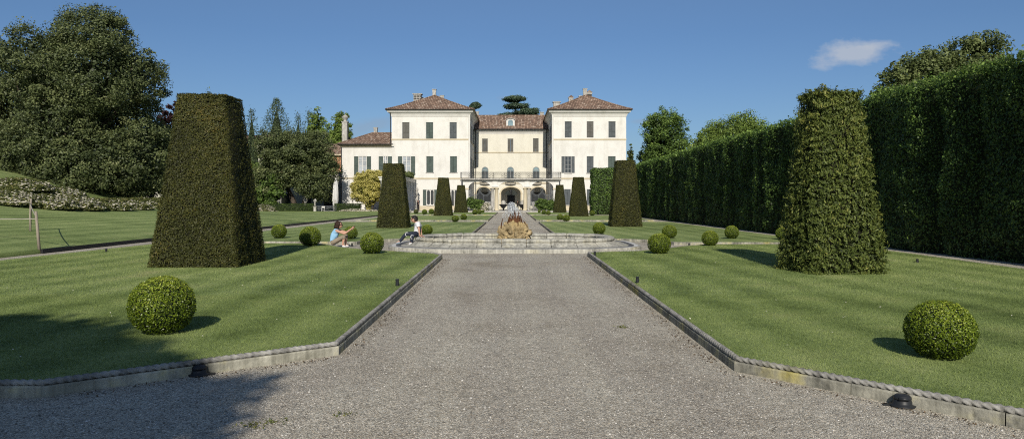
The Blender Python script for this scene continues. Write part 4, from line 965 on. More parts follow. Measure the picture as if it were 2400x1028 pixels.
def open_window(x0, x1, z0, z1, y, gm, smat, fm='white_frame', sw=.55, sides=(1, 1), rows=4, sill=True, parent=villa):
    f = MB(); t = .08; Y0 = y + .08; mid_ = (x0 + x1) / 2
    f.box(x0, x0 + t, Y0, Y0 + .1, z0, z1); f.box(x1 - t, x1, Y0, Y0 + .1, z0, z1); f.box(x0 + t, x1 - t, Y0, Y0 + .1, z1 - t, z1); f.box(x0 + t, x1 - t, Y0, Y0 + .1, z0, z0 + t)
    f.box(mid_ - .055, mid_ + .055, Y0 - .01, Y0 + .09, z0 + t, z1 - t)
    for k in range(1, rows):
        zz = z0 + (z1 - z0) * k / rows
        f.box(x0 + t, mid_ - .055, Y0 + .01, Y0 + .07, zz - .025, zz + .025); f.box(mid_ + .055, x1 - t, Y0 + .01, Y0 + .07, zz - .025, zz + .025)
    wd = f.build('window', M[fm], parent)
    MB().quad((x0 + t, Y0 + .06, z0 + t), (x1 - t, Y0 + .06, z0 + t), (x1 - t, Y0 + .06, z1 - t), (x0 + t, Y0 + .06, z1 - t)).build('pane', M[gm], wd)
    for k, sd in ((0, -1), (1, 1)):
        if not sides[k]: continue
        a, b_ = (x0 - sw - .02, x0 - .02) if sd < 0 else (x1 + .02, x1 + sw + .02)
        s = MB(); s.box(a, b_, y - .06, y - .012, z0 + .02, z1 - .02)
        for zz in (z0 + .02, z0 + (z1 - z0) * .5, z1 - .12): s.box(a + .002, b_ - .002, y - .08, y - .06, zz, zz + .1)
        s.box(a, a + .06, y - .082, y - .06, z0 + .02, z1 - .02); s.box(b_ - .06, b_, y - .082, y - .06, z0 + .02, z1 - .02)
        s.build('shutter', smat, wd)
    if sill: MB().box(x0 - .1, x1 + .1, y - .10, y + .09, z0 - .11, z0 + .003).build('sill', M['pale_stone'], wd)
    return wd
def hip_roof(x0, x1, y0, y1, z, zr, over, name='roof', thick=.18, ridge=None, parent=villa):
    a, b_, c, d = x0 - over, x1 + over, y0 - over, y1 + over; m = MB()
    if ridge is None:
        cx, cy = (a + b_) / 2, (c + d) / 2; w_, l_ = (b_ - a) / 2, (d - c) / 2
        r0, r1 = ((cx, c + w_), (cx, d - w_)) if l_ > w_ + .3 else (((a + l_, cy), (b_ - l_, cy)) if w_ > l_ + .3 else ((cx, cy), (cx, cy)))
    else: r0, r1 = ridge
    # eight-step slopes so that the eaves flare gently
    P = [(a, c), (b_, c), (b_, d), (a, d)]
    def lvl(t): return [tuple(p[i] + (q[i] - p[i]) * t for i in range(2)) for p, q in zip(P, (r0, r0, r1, r1) if abs(r1[1] - r0[1]) > .2 else (r0, r1, r1, r0))]
    ts = [0, .12, .3, .6, 1.0]; zz = [z + (zr - z) * (t ** 1.12) for t in ts]
    for (t0, z0_), (t1, z1_) in zip(list(zip(ts, zz))[:-1], list(zip(ts, zz))[1:]):
        A, B = lvl(t0), lvl(t1)
        for i in range(4): m.quad((*A[i], z0_), (*A[(i + 1) % 4], z0_), (*B[(i + 1) % 4], z1_), (*B[i], z1_))
    rf = m.build(name, M['tiles'], parent)
    e = MB(); e.box(a + .06, b_ - .06, c + .06, d - .06, z - .16, z - .02)
    e.build('eave', M['stucco_trim'], rf)
    g = MB()
    for q0, q1 in (((a, c), (b_, c)), ((b_, c), (b_, d)), ((a, d), (a, c))): g.tube([(*q0, z - .05), (*q1, z - .05)], .085, 8)
    g.build('gutter', M['iron'], rf)
    # ridge tiles along the hips
    h_ = MB()
    for p, q in zip(P, (r0, r0, r1, r1) if abs(r1[1] - r0[1]) > .2 else (r0, r1, r1, r0)):
        pts = [(*[p[i] + (q[i] - p[i]) * t for i in range(2)], z + (zr - z) * (t ** 1.12) + .03) for t in ts]; h_.tube(pts, .12, 6)
    if math.dist(r0, r1) > .3: h_.tube([(*r0, zr + .03), (*r1, zr + .03)], .12, 6)
    h_.build('ridge', M['tiles'], rf)
    return rf
def cornice(x0, x1, y0, y1, z, steps, parent=villa, name='cornice', mat='stucco'):
    m = MB(); prev = None                                   # a coved moulding running round the block
    for o, zz in steps:
        r = [(x0 - o, y0 - o, z + zz), (x1 + o, y0 - o, z + zz), (x1 + o, y1 + o, z + zz), (x0 - o, y1 + o, z + zz)]
        if prev:
            for k in range(4): m.quad(prev[k], prev[(k + 1) % 4], r[(k + 1) % 4], r[k])
        prev = r
    return m.build(name, M[mat], parent)
def band(x0, x1, y, z, h_, d, mat='stucco_trim', side=None):
    m = MB(); m.box(x0, x1, y - d, y + .05, z, z + h_); m.box(x0 - .02, x1 + .02, y - d - .05, y + .05, z + h_, z + h_ + .08); return m.build('string_course', M[mat], villa)
ZE = vz(262)                                           # eaves of the pavilions
def pavilion(xl, xr, top, midw, grd, inner, smat_t, smat_m):
    DEP = 16.0; holes = [w_[:4] for w_ in top + midw + grd]
    wall_y('wall', xl, xr, VY, ZT - .05, ZE, holes, M['stucco'])
    # the side that faces the court, with shuttered windows
    m = MB(); xi = xr if inner > 0 else xl; xo = xl if inner > 0 else xr
    m.quad(*[(xi, VY, ZT - .05), (xi, VY + DEP, ZT - .05), (xi, VY + DEP, ZE), (xi, VY, ZE)][::inner]); m.quad(*[(xo, VY + DEP, ZT - .05), (xo, VY, ZT - .05), (xo, VY, ZE), (xo, VY + DEP, ZE)][::inner])
    m.quad((xr, VY + DEP, ZT), (xl, VY + DEP, ZT), (xl, VY + DEP, ZE), (xr, VY + DEP, ZE)); m.build('wall', M['stucco'], villa)
    for za, zb_ in ((vz(325), vz(287)), (vz(404), vz(366))):
        for yy0 in (VY + 2.2, VY + 6.4, VY + 10.6):
            a = xi + .01 * inner; s = MB(); s.box(min(a, a + .07 * inner), max(a, a + .07 * inner), yy0, yy0 + 1.15, za, zb_); wdw = s.build('window', smat_m, villa)
    # rounded front corner strip
    c = MB(); c.tube([(xi, VY + .0, ZT), (xi, VY + .0, ZE)], .16, 10); c.build('corner', M['stucco'], villa)
    band(xl - .02, xr + .02, VY, vz(328.5), .14, .08); band(xl - .02, xr + .02, VY, vz(420), .16, .09)
    s = MB(); a = xi; s.box(min(a, a + .09 * inner), max(a, a + .09 * inner), VY + .1, VY + 14, vz(328.5), vz(328.5) + .2); s.build('string_course', M['stucco_trim'], villa)
    s = MB(); s.box(xl - .04, xr + .04, VY - .06, VY + .02, ZT - .04, ZT + .75); s.build('plinth_course', M['stucco_trim'], villa)
    cornice(xl, xr, VY, VY + DEP, ZE, [(.0, -.78), (.07, -.78), (.07, -.66), (.10, -.66), (.16, -.50), (.28, -.32), (.46, -.16), (.60, -.08), (.64, -.08), (.64, .12)])
    rf = hip_roof(xl, xr, VY, VY + DEP, ZE + .32, vz(227.5, VY + 8), .86)
    for w_ in top: closed_window(*w_[:4], VY, w_[4] if len(w_) > 4 else smat_t, False)
    return rf
SG, SB, SS = M['shutter_green'], M['shutter_grey'], M['shutter_slate']
zt0, zt1, zm0, zm1, zg0, zg1 = vz(325), vz(286.5), vz(404), vz(366), vz(481), vz(444)
XL0, XL1 = vx(918), vx(1100); XR0, XR1 = vx(1295.5), vx(1467.6)
topL = [(vx(942.5), vx(959.8), zt0, zt1, SB), (vx(998.2), vx(1015.4), zt0, zt1, SG), (vx(1053.6), vx(1070.6), zt0, zt1, SS)]
midL = [(vx(943), vx(963), vz(411), zm1), (vx(999), vx(1016), zm0, zm1, SG), (vx(1054.5), vx(1071.3), zm0, zm1, SG)]
grdL = [(vx(999.5), vx(1017.5), zg0, zg1), (vx(1056.5), vx(1072.5), vz(492), zg1)]
roofL = pavilion(XL0, XL1, topL, midL, grdL, 1, SG, SG)
open_window(*midL[0][:4], VY, 'glass_bright', SG, sw=.68); closed_window(*midL[1][:4], VY, SG); closed_window(*midL[2][:4], VY, SG)
def gothic_window(x0, x1, z0, z1, y, sides):
    w_ = open_window(x0, x1, z0, z1, y, 'glass', SG, rows=1, sw=.55, sides=sides); f = MB(); Y0 = y + .075
    for a, b_ in ((x0 + .08, (x0 + x1) / 2 - .055), ((x0 + x1) / 2 + .055, x1 - .08)):
        wd = (b_ - a) / 2; c = (a + b_) / 2; n_ = 7
        for sgn, zt_ in ((1, z1 - .08), (-1, z0 + .08)):
            for sd in (-1, 1):
                pts = [(c + sd * wd, Y0, zt_)]
                for k in range(n_ + 1): t = k / n_; pts.append((c + sd * wd * (1 - t ** 2.0) ** .5 if t < 1 else c, Y0, zt_ - sgn * (.34 * (1 - t))))
                f.add(pts if sd * sgn > 0 else pts[::-1], [tuple(range(len(pts)))])
    f.build('tracery', M['white_frame'], w_)
gothic_window(*grdL[0], VY, (1, 1)); gothic_window(*grdL[1], VY, (0, 0))
topR = [(vx(1323.5), vx(1340), vz(322.5), vz(284.5), SS), (vx(1375), vx(1391.2), vz(322.5), vz(284.5), SB), (vx(1426), vx(1442.8), vz(322.5), vz(284.5), SS)]
midR = [(vx(1323.7), vx(1339), vz(405), zm1), (vx(1375), vx(1391.3), vz(405), zm1, SS), (vx(1425), vx(1443), vz(405), zm1, SG)]
grdR = [(vx(1322), vx(1338), vz(480), vz(443)), (vx(1375), vx(1392), vz(480), vz(443)), (vx(1426), vx(1442), vz(480), vz(443))]
roofR = pavilion(XR0, XR1, topR, midR, grdR, -1, SB, SS)
open_window(*midR[0][:4], VY, 'glass', SS, fm='grey_frame', sw=.52); closed_window(*midR[1][:4], VY, SS); closed_window(*midR[2][:4], VY, SG, False)
for g_ in grdR: closed_window(*g_, VY, SS)
# chimneys, pots and little stacks on the pavilion roofs
def chimney(parent, px, py0, py1, w_, Y, mat='pale_stone', cap=True, vents=False, tile=False):
    x = vx(px, Y); z0, z1 = vz(py0, Y) - .5, vz(py1, Y); h_ = w_ * Y / F / 2; m = MB()
    m.box(x - h_, x + h_, Y - h_, Y + h_, z0, z1 - .12)
    if cap: m.box(x - h_ * 1.25, x + h_ * 1.25, Y - h_ * 1.25, Y + h_ * 1.25, z1 - .12, z1)
    if vents:
        for r_ in range(2):
            for k in range(5): xx = x - h_ + h_ * 2 * (k + .5) / 5; m.box(xx - .09, xx + .09, Y - h_ - .01, Y - h_ + .05, z1 - .62 - r_ * .4, z1 - .35 - r_ * .4, 1)
    if tile: m.add([(x - h_ * 1.3, Y - h_ * 1.3, z1), (x + h_ * 1.3, Y - h_ * 1.3, z1), (x + h_ * 1.3, Y + h_ * 1.3, z1), (x - h_ * 1.3, Y + h_ * 1.3, z1), (x, Y - h_ * 1.3, z1 + .4), (x, Y + h_ * 1.3, z1 + .4)], [(0, 1, 4), (1, 2, 5, 4), (2, 3, 5), (3, 0, 4, 5)], 2)
    return m.build('chimney', [M[mat], M['interior'], M['tiles']], parent)
chimney(roofL, 979, 237, 220.5, 17.5, VY + 6, vents=True); chimney(roofL, 1018, 231, 209.5, 8, VY + 8); chimney(roofL, 1036, 240, 224, 8.5, VY + 9)
chimney(roofL, 990, 234, 228, 4, VY + 7)
chimney(roofR, 1304.5, 252, 239, 15, VY + 7, tile=False); chimney(roofR, 1338, 236, 229, 10, VY + 9, tile=True); chimney(roofR, 1371, 232, 208, 8.5, VY + 8)
chimney(roofR, 1381, 230, 217.5, 11, VY + 9.5, vents=True, tile=True); chimney(roofR, 1361, 236, 225, 8, VY + 10)

# middle wing
cz = lambda py: vz(py, CY); cx = lambda px: vx(px, CY)
CX0, CX1 = XL1, XR0; ZC = cz(306)
topC = [(cx(1129.8), cx(1143.4), cz(357), cz(325)), (cx(1189.6), cx(1203.2), cz(357), cz(325)), (cx(1249), cx(1262.5), cz(357), cz(324))]
def arch_pts(x0, x1, zs_, rise, n=20, full=True): 
    c, w_ = (x0 + x1) / 2, (x1 - x0) / 2
    return [(c - w_ * math.cos(math.pi * k / n), zs_ + rise * math.sin(math.pi * k / n)) for k in range(n + 1)]
def arched_wall(name, xa, xb, y0, y1, zbot, ztop, arches, mat, parent=villa, spring=None):
    """front, soffits and back of a wall pierced by arches (x0, x1, spring z, rise); below the spring only piers given by zbot"""
    m = MB(); xs_ = {xa, xb}
    for a in arches:
        for p in arch_pts(*a): xs_.add(round(p[0], 4))
    xs_ = sorted(xs_)
    def low(x, eps):
        for a in arches:
            c, w_ = (a[0] + a[1]) / 2, (a[1] - a[0]) / 2; u_ = (x + eps - c) / w_
            if abs(u_) < 1: u_ = (x - c) / w_; return a[2] + a[3] * math.sqrt(max(0, 1 - min(1, u_ * u_)))
        return zbot
    for i in range(len(xs_) - 1):
        a, b_ = xs_[i], xs_[i + 1]; za, zb_ = low(a, 1e-3), low(b_, -1e-3)
        m.quad((a, y0, za), (b_, y0, zb_), (b_, y0, ztop), (a, y0, ztop)); m.quad((b_, y1, zb_), (a, y1, za), (a, y1, ztop), (b_, y1, ztop))
        m.quad((a, y0, za), (a, y1, za), (b_, y1, zb_), (b_, y0, zb_))
    for a in arches:
        for xx, s in ((a[0], 1), (a[1], -1)):
            if a[2] > zbot: m.quad(*[(xx, y0, zbot), (xx, y1, zbot), (xx, y1, a[2]), (xx, y0, a[2])][::s])
    m.quad((xa, y0, ztop), (xb, y0, ztop), (xb, y1, ztop), (xa, y1, ztop))
    return m.build(name, mat, parent)
ZP = cz(428)                                          # floor of the main storey
midC = [(cx(1128.8), cx(1144.8), ZP, cz(398.5)), (cx(1188), cx(1204.6), ZP, cz(398.5)), (cx(1248.4), cx(1264.6), ZP, cz(398.5))]
wall_y('wall', CX0, CX1, CY, cz(423) - .3, ZC, topC, M['stucco_warm'])
for t in topC: closed_window(*t, CY, SB)
for x0, x1, z0, z1 in midC:
    pts = [(x0, z0 - .1)] + arch_pts(x0, x1, z1, .62, 14) + [(x1, z0 - .1)]
    f = MB(); n = len(pts); inn = [((p[0] - (x0 + x1) / 2) * .86 + (x0 + x1) / 2, (p[1] - z0) * .955 + z0 - (.0 if k not in (0, n - 1) else .0)) for k, p in enumerate(pts)]
    f.v = [(p[0], CY - .09, p[1]) for p in pts] + [(p[0], CY - .09, p[1]) for p in inn] + [(p[0], CY + .02, p[1]) for p in pts]
    for k in range(n - 1): f.f += [(k, k + 1, n + k + 1, n + k), (k + 1, k, 2 * n + k, 2 * n + k + 1)]; f.m += [0, 0]
    f.box((x0 + x1) / 2 - .05, (x0 + x1) / 2 + .05, CY - .10, CY - .03, z0, z1 + .02); f.box(x0 + .1, x1 - .1, CY - .105, CY - .03, z1 - .04, z1 + .06)
    wd = f.build('balcony_door', M['grey_frame'], villa)
    g = MB(); g.add([(p[0], CY - .04, p[1]) for p in inn], [tuple(range(n))]); g.build('pane', M['glass_blue'], wd)
    s = MB(); mid_ = (x0 + x1) / 2
    for a, b_ in ((x0 + .12, mid_ - .05), (mid_ + .05, x1 - .12)): s.box(a, b_, CY - .075, CY - .05, z0, z0 + (z1 - z0) * .92)
    s.build('shutter', M['shutter_slate'], wd)
band(CX0 + .05, CX1 - .05, CY, cz(358.8), .12, .07); band(CX0 + .05, CX1 - .05, CY, cz(430.5), .14, .08)
cornice(CX0 + .7, CX1 - .7, CY, CY + 8, ZC, [(.0, -.62), (.06, -.62), (.06, -.52), (.12, -.4), (.24, -.22), (.40, -.08), (.46, -.08), (.46, .12)])
m = MB(); zr = vz(271.5, CY + 4.6)
for t0, t1 in ((0, .5), (.5, 1)):
    m.quad((CX0 - .5, CY - .75 + 5.35 * t0, ZC + .22 + (zr - ZC - .22) * t0), (CX1 + .5, CY - .75 + 5.35 * t0, ZC + .22 + (zr - ZC - .22) * t0), (CX1 + .5, CY - .75 + 5.35 * t1, ZC + .22 + (zr - ZC - .22) * t1), (CX0 - .5, CY - .75 + 5.35 * t1, ZC + .22 + (zr - ZC - .22) * t1))
m.quad((CX1 + .5, CY + 10, ZC + .2), (CX0 - .5, CY + 10, ZC + .2), (CX0 - .5, CY + 4.6, zr), (CX1 + .5, CY + 4.6, zr))
roofC = m.build('roof', M['tiles'], villa)
MB().tube([(CX0 - .3, CY - .76, ZC + .18), (CX1 + .3, CY - .76, ZC + .18)], .09, 8).build('gutter', M['iron'], roofC)
MB().tube([(CX0 - .4, CY + 4.6, zr + .04), (CX1 + .4, CY + 4.6, zr + .04)], .13, 6).build('ridge', M['tiles'], roofC)
# dormer
dz0, dz1 = cz(299), cz(283); dx0, dx1 = cx(1186.5), cx(1206.5); dY = CY + .55
pts = [(dx0, dz0)] + arch_pts(dx0, dx1, dz1, .48, 12) + [(dx1, dz0)]; n = len(pts); m = MB()
m.v = [(p[0], dY, p[1]) for p in pts] + [(p[0], dY + 3.5, p[1]) for p in pts]
m.f = [tuple(range(n))] + [(k + 1, k, n + k, n + k + 1) for k in range(n - 1)]; m.m = [0] * n
dm = m.build('dormer', M['white_frame'], roofC)
r_ = MB(); q = [(p[0] + (p[0] - (dx0 + dx1) / 2) * .16, p[1] + .1) for p in pts[1:-1]]; k_ = len(q)
r_.v = [(p[0], dY - .18, p[1]) for p in q] + [(p[0], dY + 3.5, p[1]) for p in q] + [(p[0], dY - .18, p[1] - .12) for p in q]
r_.f = [(k + 1, k, k_ + k, k_ + k + 1) for k in range(k_ - 1)] + [(k, k + 1, 2 * k_ + k + 1, 2 * k_ + k) for k in range(k_ - 1)]; r_.m = [0] * len(r_.f); r_.build('dormer_roof', M['pale_stone'], dm)
g = MB(); q = [((p[0] - (dx0 + dx1) / 2) * .58 + (dx0 + dx1) / 2, dz0 + .1 + (p[1] - dz0) * .8) for p in pts]; g.add([(p[0], dY - .03, p[1]) for p in q], [tuple(range(n))]); g.build('pane', M['glass_blue'], dm)
chimney(roofC, 1118, 270, 262, 8, CY + 6); chimney(roofC, 1270, 272, 263, 8, CY + 6)
# ground storey of the middle wing: three arches on a passage
Zs, Zr = cz(452), cz(438.5) - cz(452)
ar = [(cx(1117), cx(1150.5), Zs, Zr), (cx(1174.5), cx(1220.2), Zs, Zr), (cx(1243.5), cx(1279), Zs, Zr)]
arched_wall('wall', CX0, CX1, CY + .003, CY + .6, ZT - .05, cz(423) - .3, ar, M['stucco_warm'])
for a in ar:
    p = arch_pts(a[0] - .25, a[1] + .25, a[2], a[3] + .22, 20); q = arch_pts(a[0], a[1], a[2], a[3], 20); f = MB()
    for k in range(20): f.quad((q[k][0], CY - .05, q[k][1]), (q[k + 1][0], CY - .05, q[k + 1][1]), (p[k + 1][0], CY - .05, p[k + 1][1]), (p[k][0], CY - .05, p[k][1])); f.quad((p[k][0], CY - .05, p[k][1]), (p[k + 1][0], CY - .05, p[k + 1][1]), (p[k + 1][0], CY + .01, p[k + 1][1]), (p[k][0], CY + .01, p[k][1]))
    for s in (-1, 1):
        xx = a[0] if s < 0 else a[1]; f.box(min(xx, xx + .35 * s), max(xx, xx + .35 * s), CY - .08, CY + .02, a[2] - .18, a[2] + .02)
        f.box(min(xx + .02 * s, xx + .3 * s), max(xx + .02 * s, xx + .3 * s), CY - .05, CY + .02, ZT, a[2] - .18)
    f.build('archivolt', M['stucco_trim'], villa)
# deep wall behind the arches, its door and fan light
PYB = CY + 5.0
MB().quad((CX0, PYB, 0), (CX1, PYB, 0), (CX1, PYB, 6), (CX0, PYB, 6)).quad((CX0, CY + .6, 5.3), (CX1, CY + .6, 5.3), (CX1, PYB, 5.3), (CX0, PYB, 5.3)).build('passage_wall', M['stucco_warm'], villa)
bx = lambda px: vx(px, PYB); bz = lambda py: vz(py, PYB)
fp = arch_pts(bx(1183), bx(1212.5), bz(456.5), bz(444.5) - bz(456.5), 16); fl = MB(); fl.add([(p[0], PYB - .05, p[1]) for p in fp], [tuple(range(len(fp)))])
dr = MB(); dr.box(bx(1189), bx(1206.5), PYB - .08, PYB + .05, ZT, bz(456.5) - .05); dro = dr.build('door', M['dark_door'], villa); fl.build('fan_light', M['glass_blue'], dro)
f = MB()
for k in range(1, 8): a = math.pi * k / 8; c = ((bx(1183) + bx(1212.5)) / 2); f.tube([(c, PYB - .07, bz(456.5)), (c - (bx(1212.5) - bx(1183)) / 2 * math.cos(a) * .97, PYB - .07, bz(456.5) + (bz(444.5) - bz(456.5)) * math.sin(a) * .97)], .025, 5)
f.build('glazing_bar', M['grey_frame'], dro)
for xa, xb in ((bx(1118), bx(1149)), (bx(1246), bx(1276))): MB().box(xa, xb, PYB - .06, PYB + .04, ZT, bz(450)).build('door', M['shutter_grey'], villa)
# lantern in the middle arch
lx = (bx(1183) + bx(1212.5)) / 2 - .05; m = MB(); m.tube([(lx, CY + .3, Zs + Zr), (lx, CY + .3, Zs + .55)], .02, 5); m.lathe([(.05, .62), (.22, .5), (.24, .42), (.17, -.28), (.08, -.4), (.02, -.5)], (lx, CY + .3, Zs), 6)
lan = m.build('hanging_lantern', M['iron'], None); tag(lan, 'dark iron lantern hanging in the central arch of the villa', 'lantern')
# little bowed balconies under the arched doors of the middle wing
for px in (1136.8, 1196.3, 1256.5):
    x = cx(px); m = MB(); m.lathe([(1.02, 0), (1.05, .1), (.9, .12)], (x, CY, ZP - .28), 20, 0, .55); bl = m.build('balcony', M['pale_stone'], villa); g = MB()
    for k in range(13):
        a = -math.pi * k / 12; p = (x + .98 * math.cos(a), CY + .54 * math.sin(a)); g.tube([(*p, ZP - .16), (*p, ZP + .8)], .022, 4)
    for zz in (ZP - .05, ZP + .35, ZP + .8): g.tube([(x + .98 * math.cos(-math.pi * k / 12), CY + .54 * math.sin(-math.pi * k / 12), zz) for k in range(13)], .03, 5)
    g.build('railing', M['iron'], bl)
# portico with three basket arches and its terrace
pz = lambda py: vz(py, PY); pxx = lambda px: vx(px, PY)
Zsp = pz(441); rise = pz(424) - Zsp
A3 = [(pxx(1098), pxx(1151.5), Zsp, rise), (pxx(1168.6), pxx(1226), Zsp, rise), (pxx(1244.6), pxx(1297), Zsp, rise)]
Ztop = pz(420.5)
arched_wall('portico', pxx(1085), pxx(1310), PY, PY + .75, Zsp, Ztop, A3, M['stucco'])
for xa, xb in ((1085, 1098), (1297, 1310)):
    MB().box(pxx(xa), pxx(xb), PY + .003, PY + .75, ZT - .05, Zsp).build('pier', M['stucco'], villa); MB().box(pxx(xa) - .06, pxx(xb) + .06, PY - .07, PY + .82, Zsp - .2, Zsp + .05).build('capital', M['stucco_trim'], villa)
MB().box(pxx(1085), pxx(1310), PY + .75, VY, Ztop - .3, Ztop - .02).build('portico_ceiling', M['stucco'], villa)
def column(px, r, y, mat):
    x = pxx(px); h_ = Zsp - ZT; m = MB()
    m.lathe([(r * 1.35, 0), (r * 1.35, .14), (r * 1.22, .2), (r * 1.05, .3), (r, .36), (r * .99, h_ * .5), (r * .86, h_ - .32), (r * .95, h_ - .28), (r * .95, h_ - .22), (r * 1.2, h_ - .12), (r * 1.3, h_)], (x, y, ZT), 18)
    m.box(x - r * 1.45, x + r * 1.45, y - r * 1.45, y + r * 1.45, ZT - .03, ZT + .1); m.box(x - r * 1.4, x + r * 1.4, y - r * 1.4, y + r * 1.4, Zsp - .05, Zsp + .002)
    return m.build('column', mat, villa, True)
for px in (1154.5, 1163.8, 1231, 1240): column(px, .30, PY + .36, M['pale_stone'] if px in (1154.5, 1240) else M['stucco_trim'])
MB().box(pxx(1151.6), pxx(1168.5), PY - .05, PY + .8, Zsp - .004, Zsp + .16).box(pxx(1226.1), pxx(1244.5), PY - .05, PY + .8, Zsp - .004, Zsp + .16).build('architrave', M['stucco_trim'], villa)
for px in (1160, 1235.3): MB().lathe([(.55, 0), (.58, .1), (.55, .12), (.55, Ztop - Zsp - .35), (.66, Ztop - Zsp - .25), (.72, Ztop - Zsp - .02)], (pxx(px), PY + .1, Zsp + .163), 18, 0, .5).build('drum', M['stucco'], villa, True)
bs = MB(); bs.box(pxx(1080), pxx(1314.5), PY - .62, PY + 1.4, Ztop, Ztop + .16); bs.box(pxx(1081), pxx(1313.5), PY - .5, PY + 1.4, Ztop - .1, Ztop); bal = bs.build('balcony', M['pale_stone'], villa)
rl = MB(); zb0, zb1 = Ztop + .16, pz(404); yb = PY - .55; xa, xb = pxx(1080.5), pxx(1314); nb = 92
for k in range(nb + 1):
    x = xa + (xb - xa) * k / nb; rl.tube([(x, yb, zb0), (x, yb, zb1)], .016 if k % 10 else .035, 4)
    if k < nb and k % 2 == 0:
        w_ = (xb - xa) / nb
        rl.tube([(x + w_ * (1 + .8 * math.cos(a)), yb, zb1 - .2 + .13 * math.sin(a)) for a in np.linspace(0, 6.283, 9)], .013, 4, 0, False)
for zz, r_ in ((zb0 + .08, .02), (zb1, .032), (zb1 - .36, .016)): rl.tube([(xa, yb, zz), (xb, yb, zz)], r_, 5)
for blk in (10, 28, 40, 52, 64, 82):
    x = xa + (xb - xa) * blk / nb
    for c in (-1, 1):
        for zz in (.25, .55): rl.tube([(x + c * .28 + .2 * math.cos(a), yb, zb0 + zz + .14 * math.sin(a)) for a in np.linspace(0, 6.283, 11)], .018, 4, 0, False)
for xx in (xa, xb): rl.tube([(xx, yb, zb0 - .5), (xx, yb, zb1 + .05)], .05, 6); rl.tube([(xx, yb, zb1), (xx, VY, zb1)], .03, 5)
rl.build('railing', M['iron'], bal)
# wrought iron screens in the outer arches
def iron_screen(x0, x1, label):
    y = PY + .5; t = thing('iron_gate', ((x0 + x1) / 2, y, ZT), label, 'gate', 'wrought iron gates in the portico'); m = MB(); n_ = 27; xm = (x0 + x1) / 2; hw = (x1 - x0) / 2
    def top(x): u_ = abs((x - xm) / hw); return 3.1 - .75 * math.sin(math.pi * min(1, u_ * 1.0)) ** 1.0 * .9 + .05
    for k in range(n_ + 1):
        x = x0 + (x1 - x0) * k / n_; m.tube([(x, y, ZT), (x, y, ZT + top(x))], .022 if k % 9 else .045, 4)
        m.tube([(x, y, ZT + top(x)), (x, y, ZT + top(x) + .16)], [.035, .003], 4)
    m.build('bars', M['grey_iron'], t); r_ = MB()
    for off in (0, -.2): r_.tube([(x0 + (x1 - x0) * k / 24, y - .01, ZT + top(x0 + (x1 - x0) * k / 24) + off) for k in range(25)], .03, 5)
    for zz in (.15, 1.0): r_.tube([(x0, y - .01, ZT + zz), (x1, y - .01, ZT + zz)], .03, 5)
    r_.build('rail', M['grey_iron'], t); s = MB()
    for c in (x0 + .25, xm, x1 - .25):
        zc = ZT + top(c) + .2
        for sx in (-1, 1):
            for zz in (0, .3): s.tube([(c + sx * (.13 + .11 * math.cos(a)), y - .02, zc + zz + .13 * math.sin(a)) for a in np.linspace(0, 6.283, 10)], .022, 4, 0, False)
        s.tube([(c, y - .02, zc - .3), (c, y - .02, zc + .62)], [.03, .004], 5)
    s.build('scroll', M['grey_iron'], t)
iron_screen(pxx(1098.5), pxx(1150), 'wrought iron gate in the outer portico arch, loggia side'); iron_screen(pxx(1245.5), pxx(1296.5), 'wrought iron gate in the outer portico arch, hedge side')
# drain pipes
for x, y, z1 in ((XL1 + .35, CY - .25, ZC), (XR0 - .35, CY - .25, ZC), (XL0 - .16, VY - .12, ZE - .3)):
    p = MB(); p.tube([(x, y, ZT if y > VY else vz(340)), (x, y, z1 - .9), (x, y - .4, z1 + .1)], .07, 7); p.build('drainpipe', M['iron'], villa)
# side wing
AX0 = vx(799.5); AZ_ = vz(340.5)
hA = [(vx(840), vx(859.5), vz(411), vz(366)), (vx(898), vx(908.5), vz(411), vz(366))]
wall_y('wall', AX0, XL0, VY + .06, ZT - .05, AZ_, hA, M['stucco'])
MB().quad((AX0, VY + 12, 0), (AX0, VY + .06, 0), (AX0, VY + .06, AZ_), (AX0, VY + 12, AZ_)).build('wall', M['stucco'], villa)
open_window(*hA[0], VY + .06, 'glass_bright', SG, sw=.68); open_window(*hA[1], VY + .06, 'glass_bright', SG, sw=.7)
band(AX0 - .02, XL0, VY + .06, vz(419), .14, .08)
m = MB(); m.box(AX0 - .15, XL0 - .02, VY - .12, VY + 12, AZ_ - .3, AZ_ - .05); m.box(AX0 - .4, XL0 - .02, VY - .45, VY + 12, AZ_ - .05, AZ_ + .1); m.build('cornice', M['stucco_trim'], villa)
ry = VY + 7; rzz = vz(312, ry); m = MB(); ex0, ey0 = AX0 - .55, VY - .65; rx0 = vx(872, ry)
m.quad((ex0, ey0, AZ_ + .14), (XL0 - .01, ey0, AZ_ + .14), (XL0 - .01, ry, rzz), (rx0, ry, rzz)); m.add([(ex0, VY + 14, AZ_ + .14), (ex0, ey0, AZ_ + .14), (rx0, ry, rzz)], [(0, 1, 2)]); m.quad((XL0, VY + 14, AZ_ + .14), (ex0, VY + 14, AZ_ + .14), (rx0, ry, rzz), (XL0, ry, rzz))
roofA = m.build('roof', M['tiles'], villa)
g = MB(); g.tube([(ex0, ey0, AZ_ + .12), (XL0 + .35, ey0, AZ_ + .12)], .085, 7); g.tube([(ex0, ey0, AZ_ + .12), (ex0, VY + 12, AZ_ + .12)], .085, 7); g.build('gutter', M['iron'], roofA)
MB().tube([(rx0, ry, rzz + .03), (XL0, ry, rzz + .03)], .12, 6).tube([(ex0, ey0, AZ_ + .17), (rx0, ry, rzz + .03)], .11, 6).build('ridge', M['tiles'], roofA)
chimney(roofA, 880.5, 314, 299, 8, VY + 7.5)
xx, cyy = vx(809, VY + 5), VY + 5; k_ = cyy / F; m = MB(); zc0, zc1 = vz(330, cyy) - .6, vz(287, cyy)
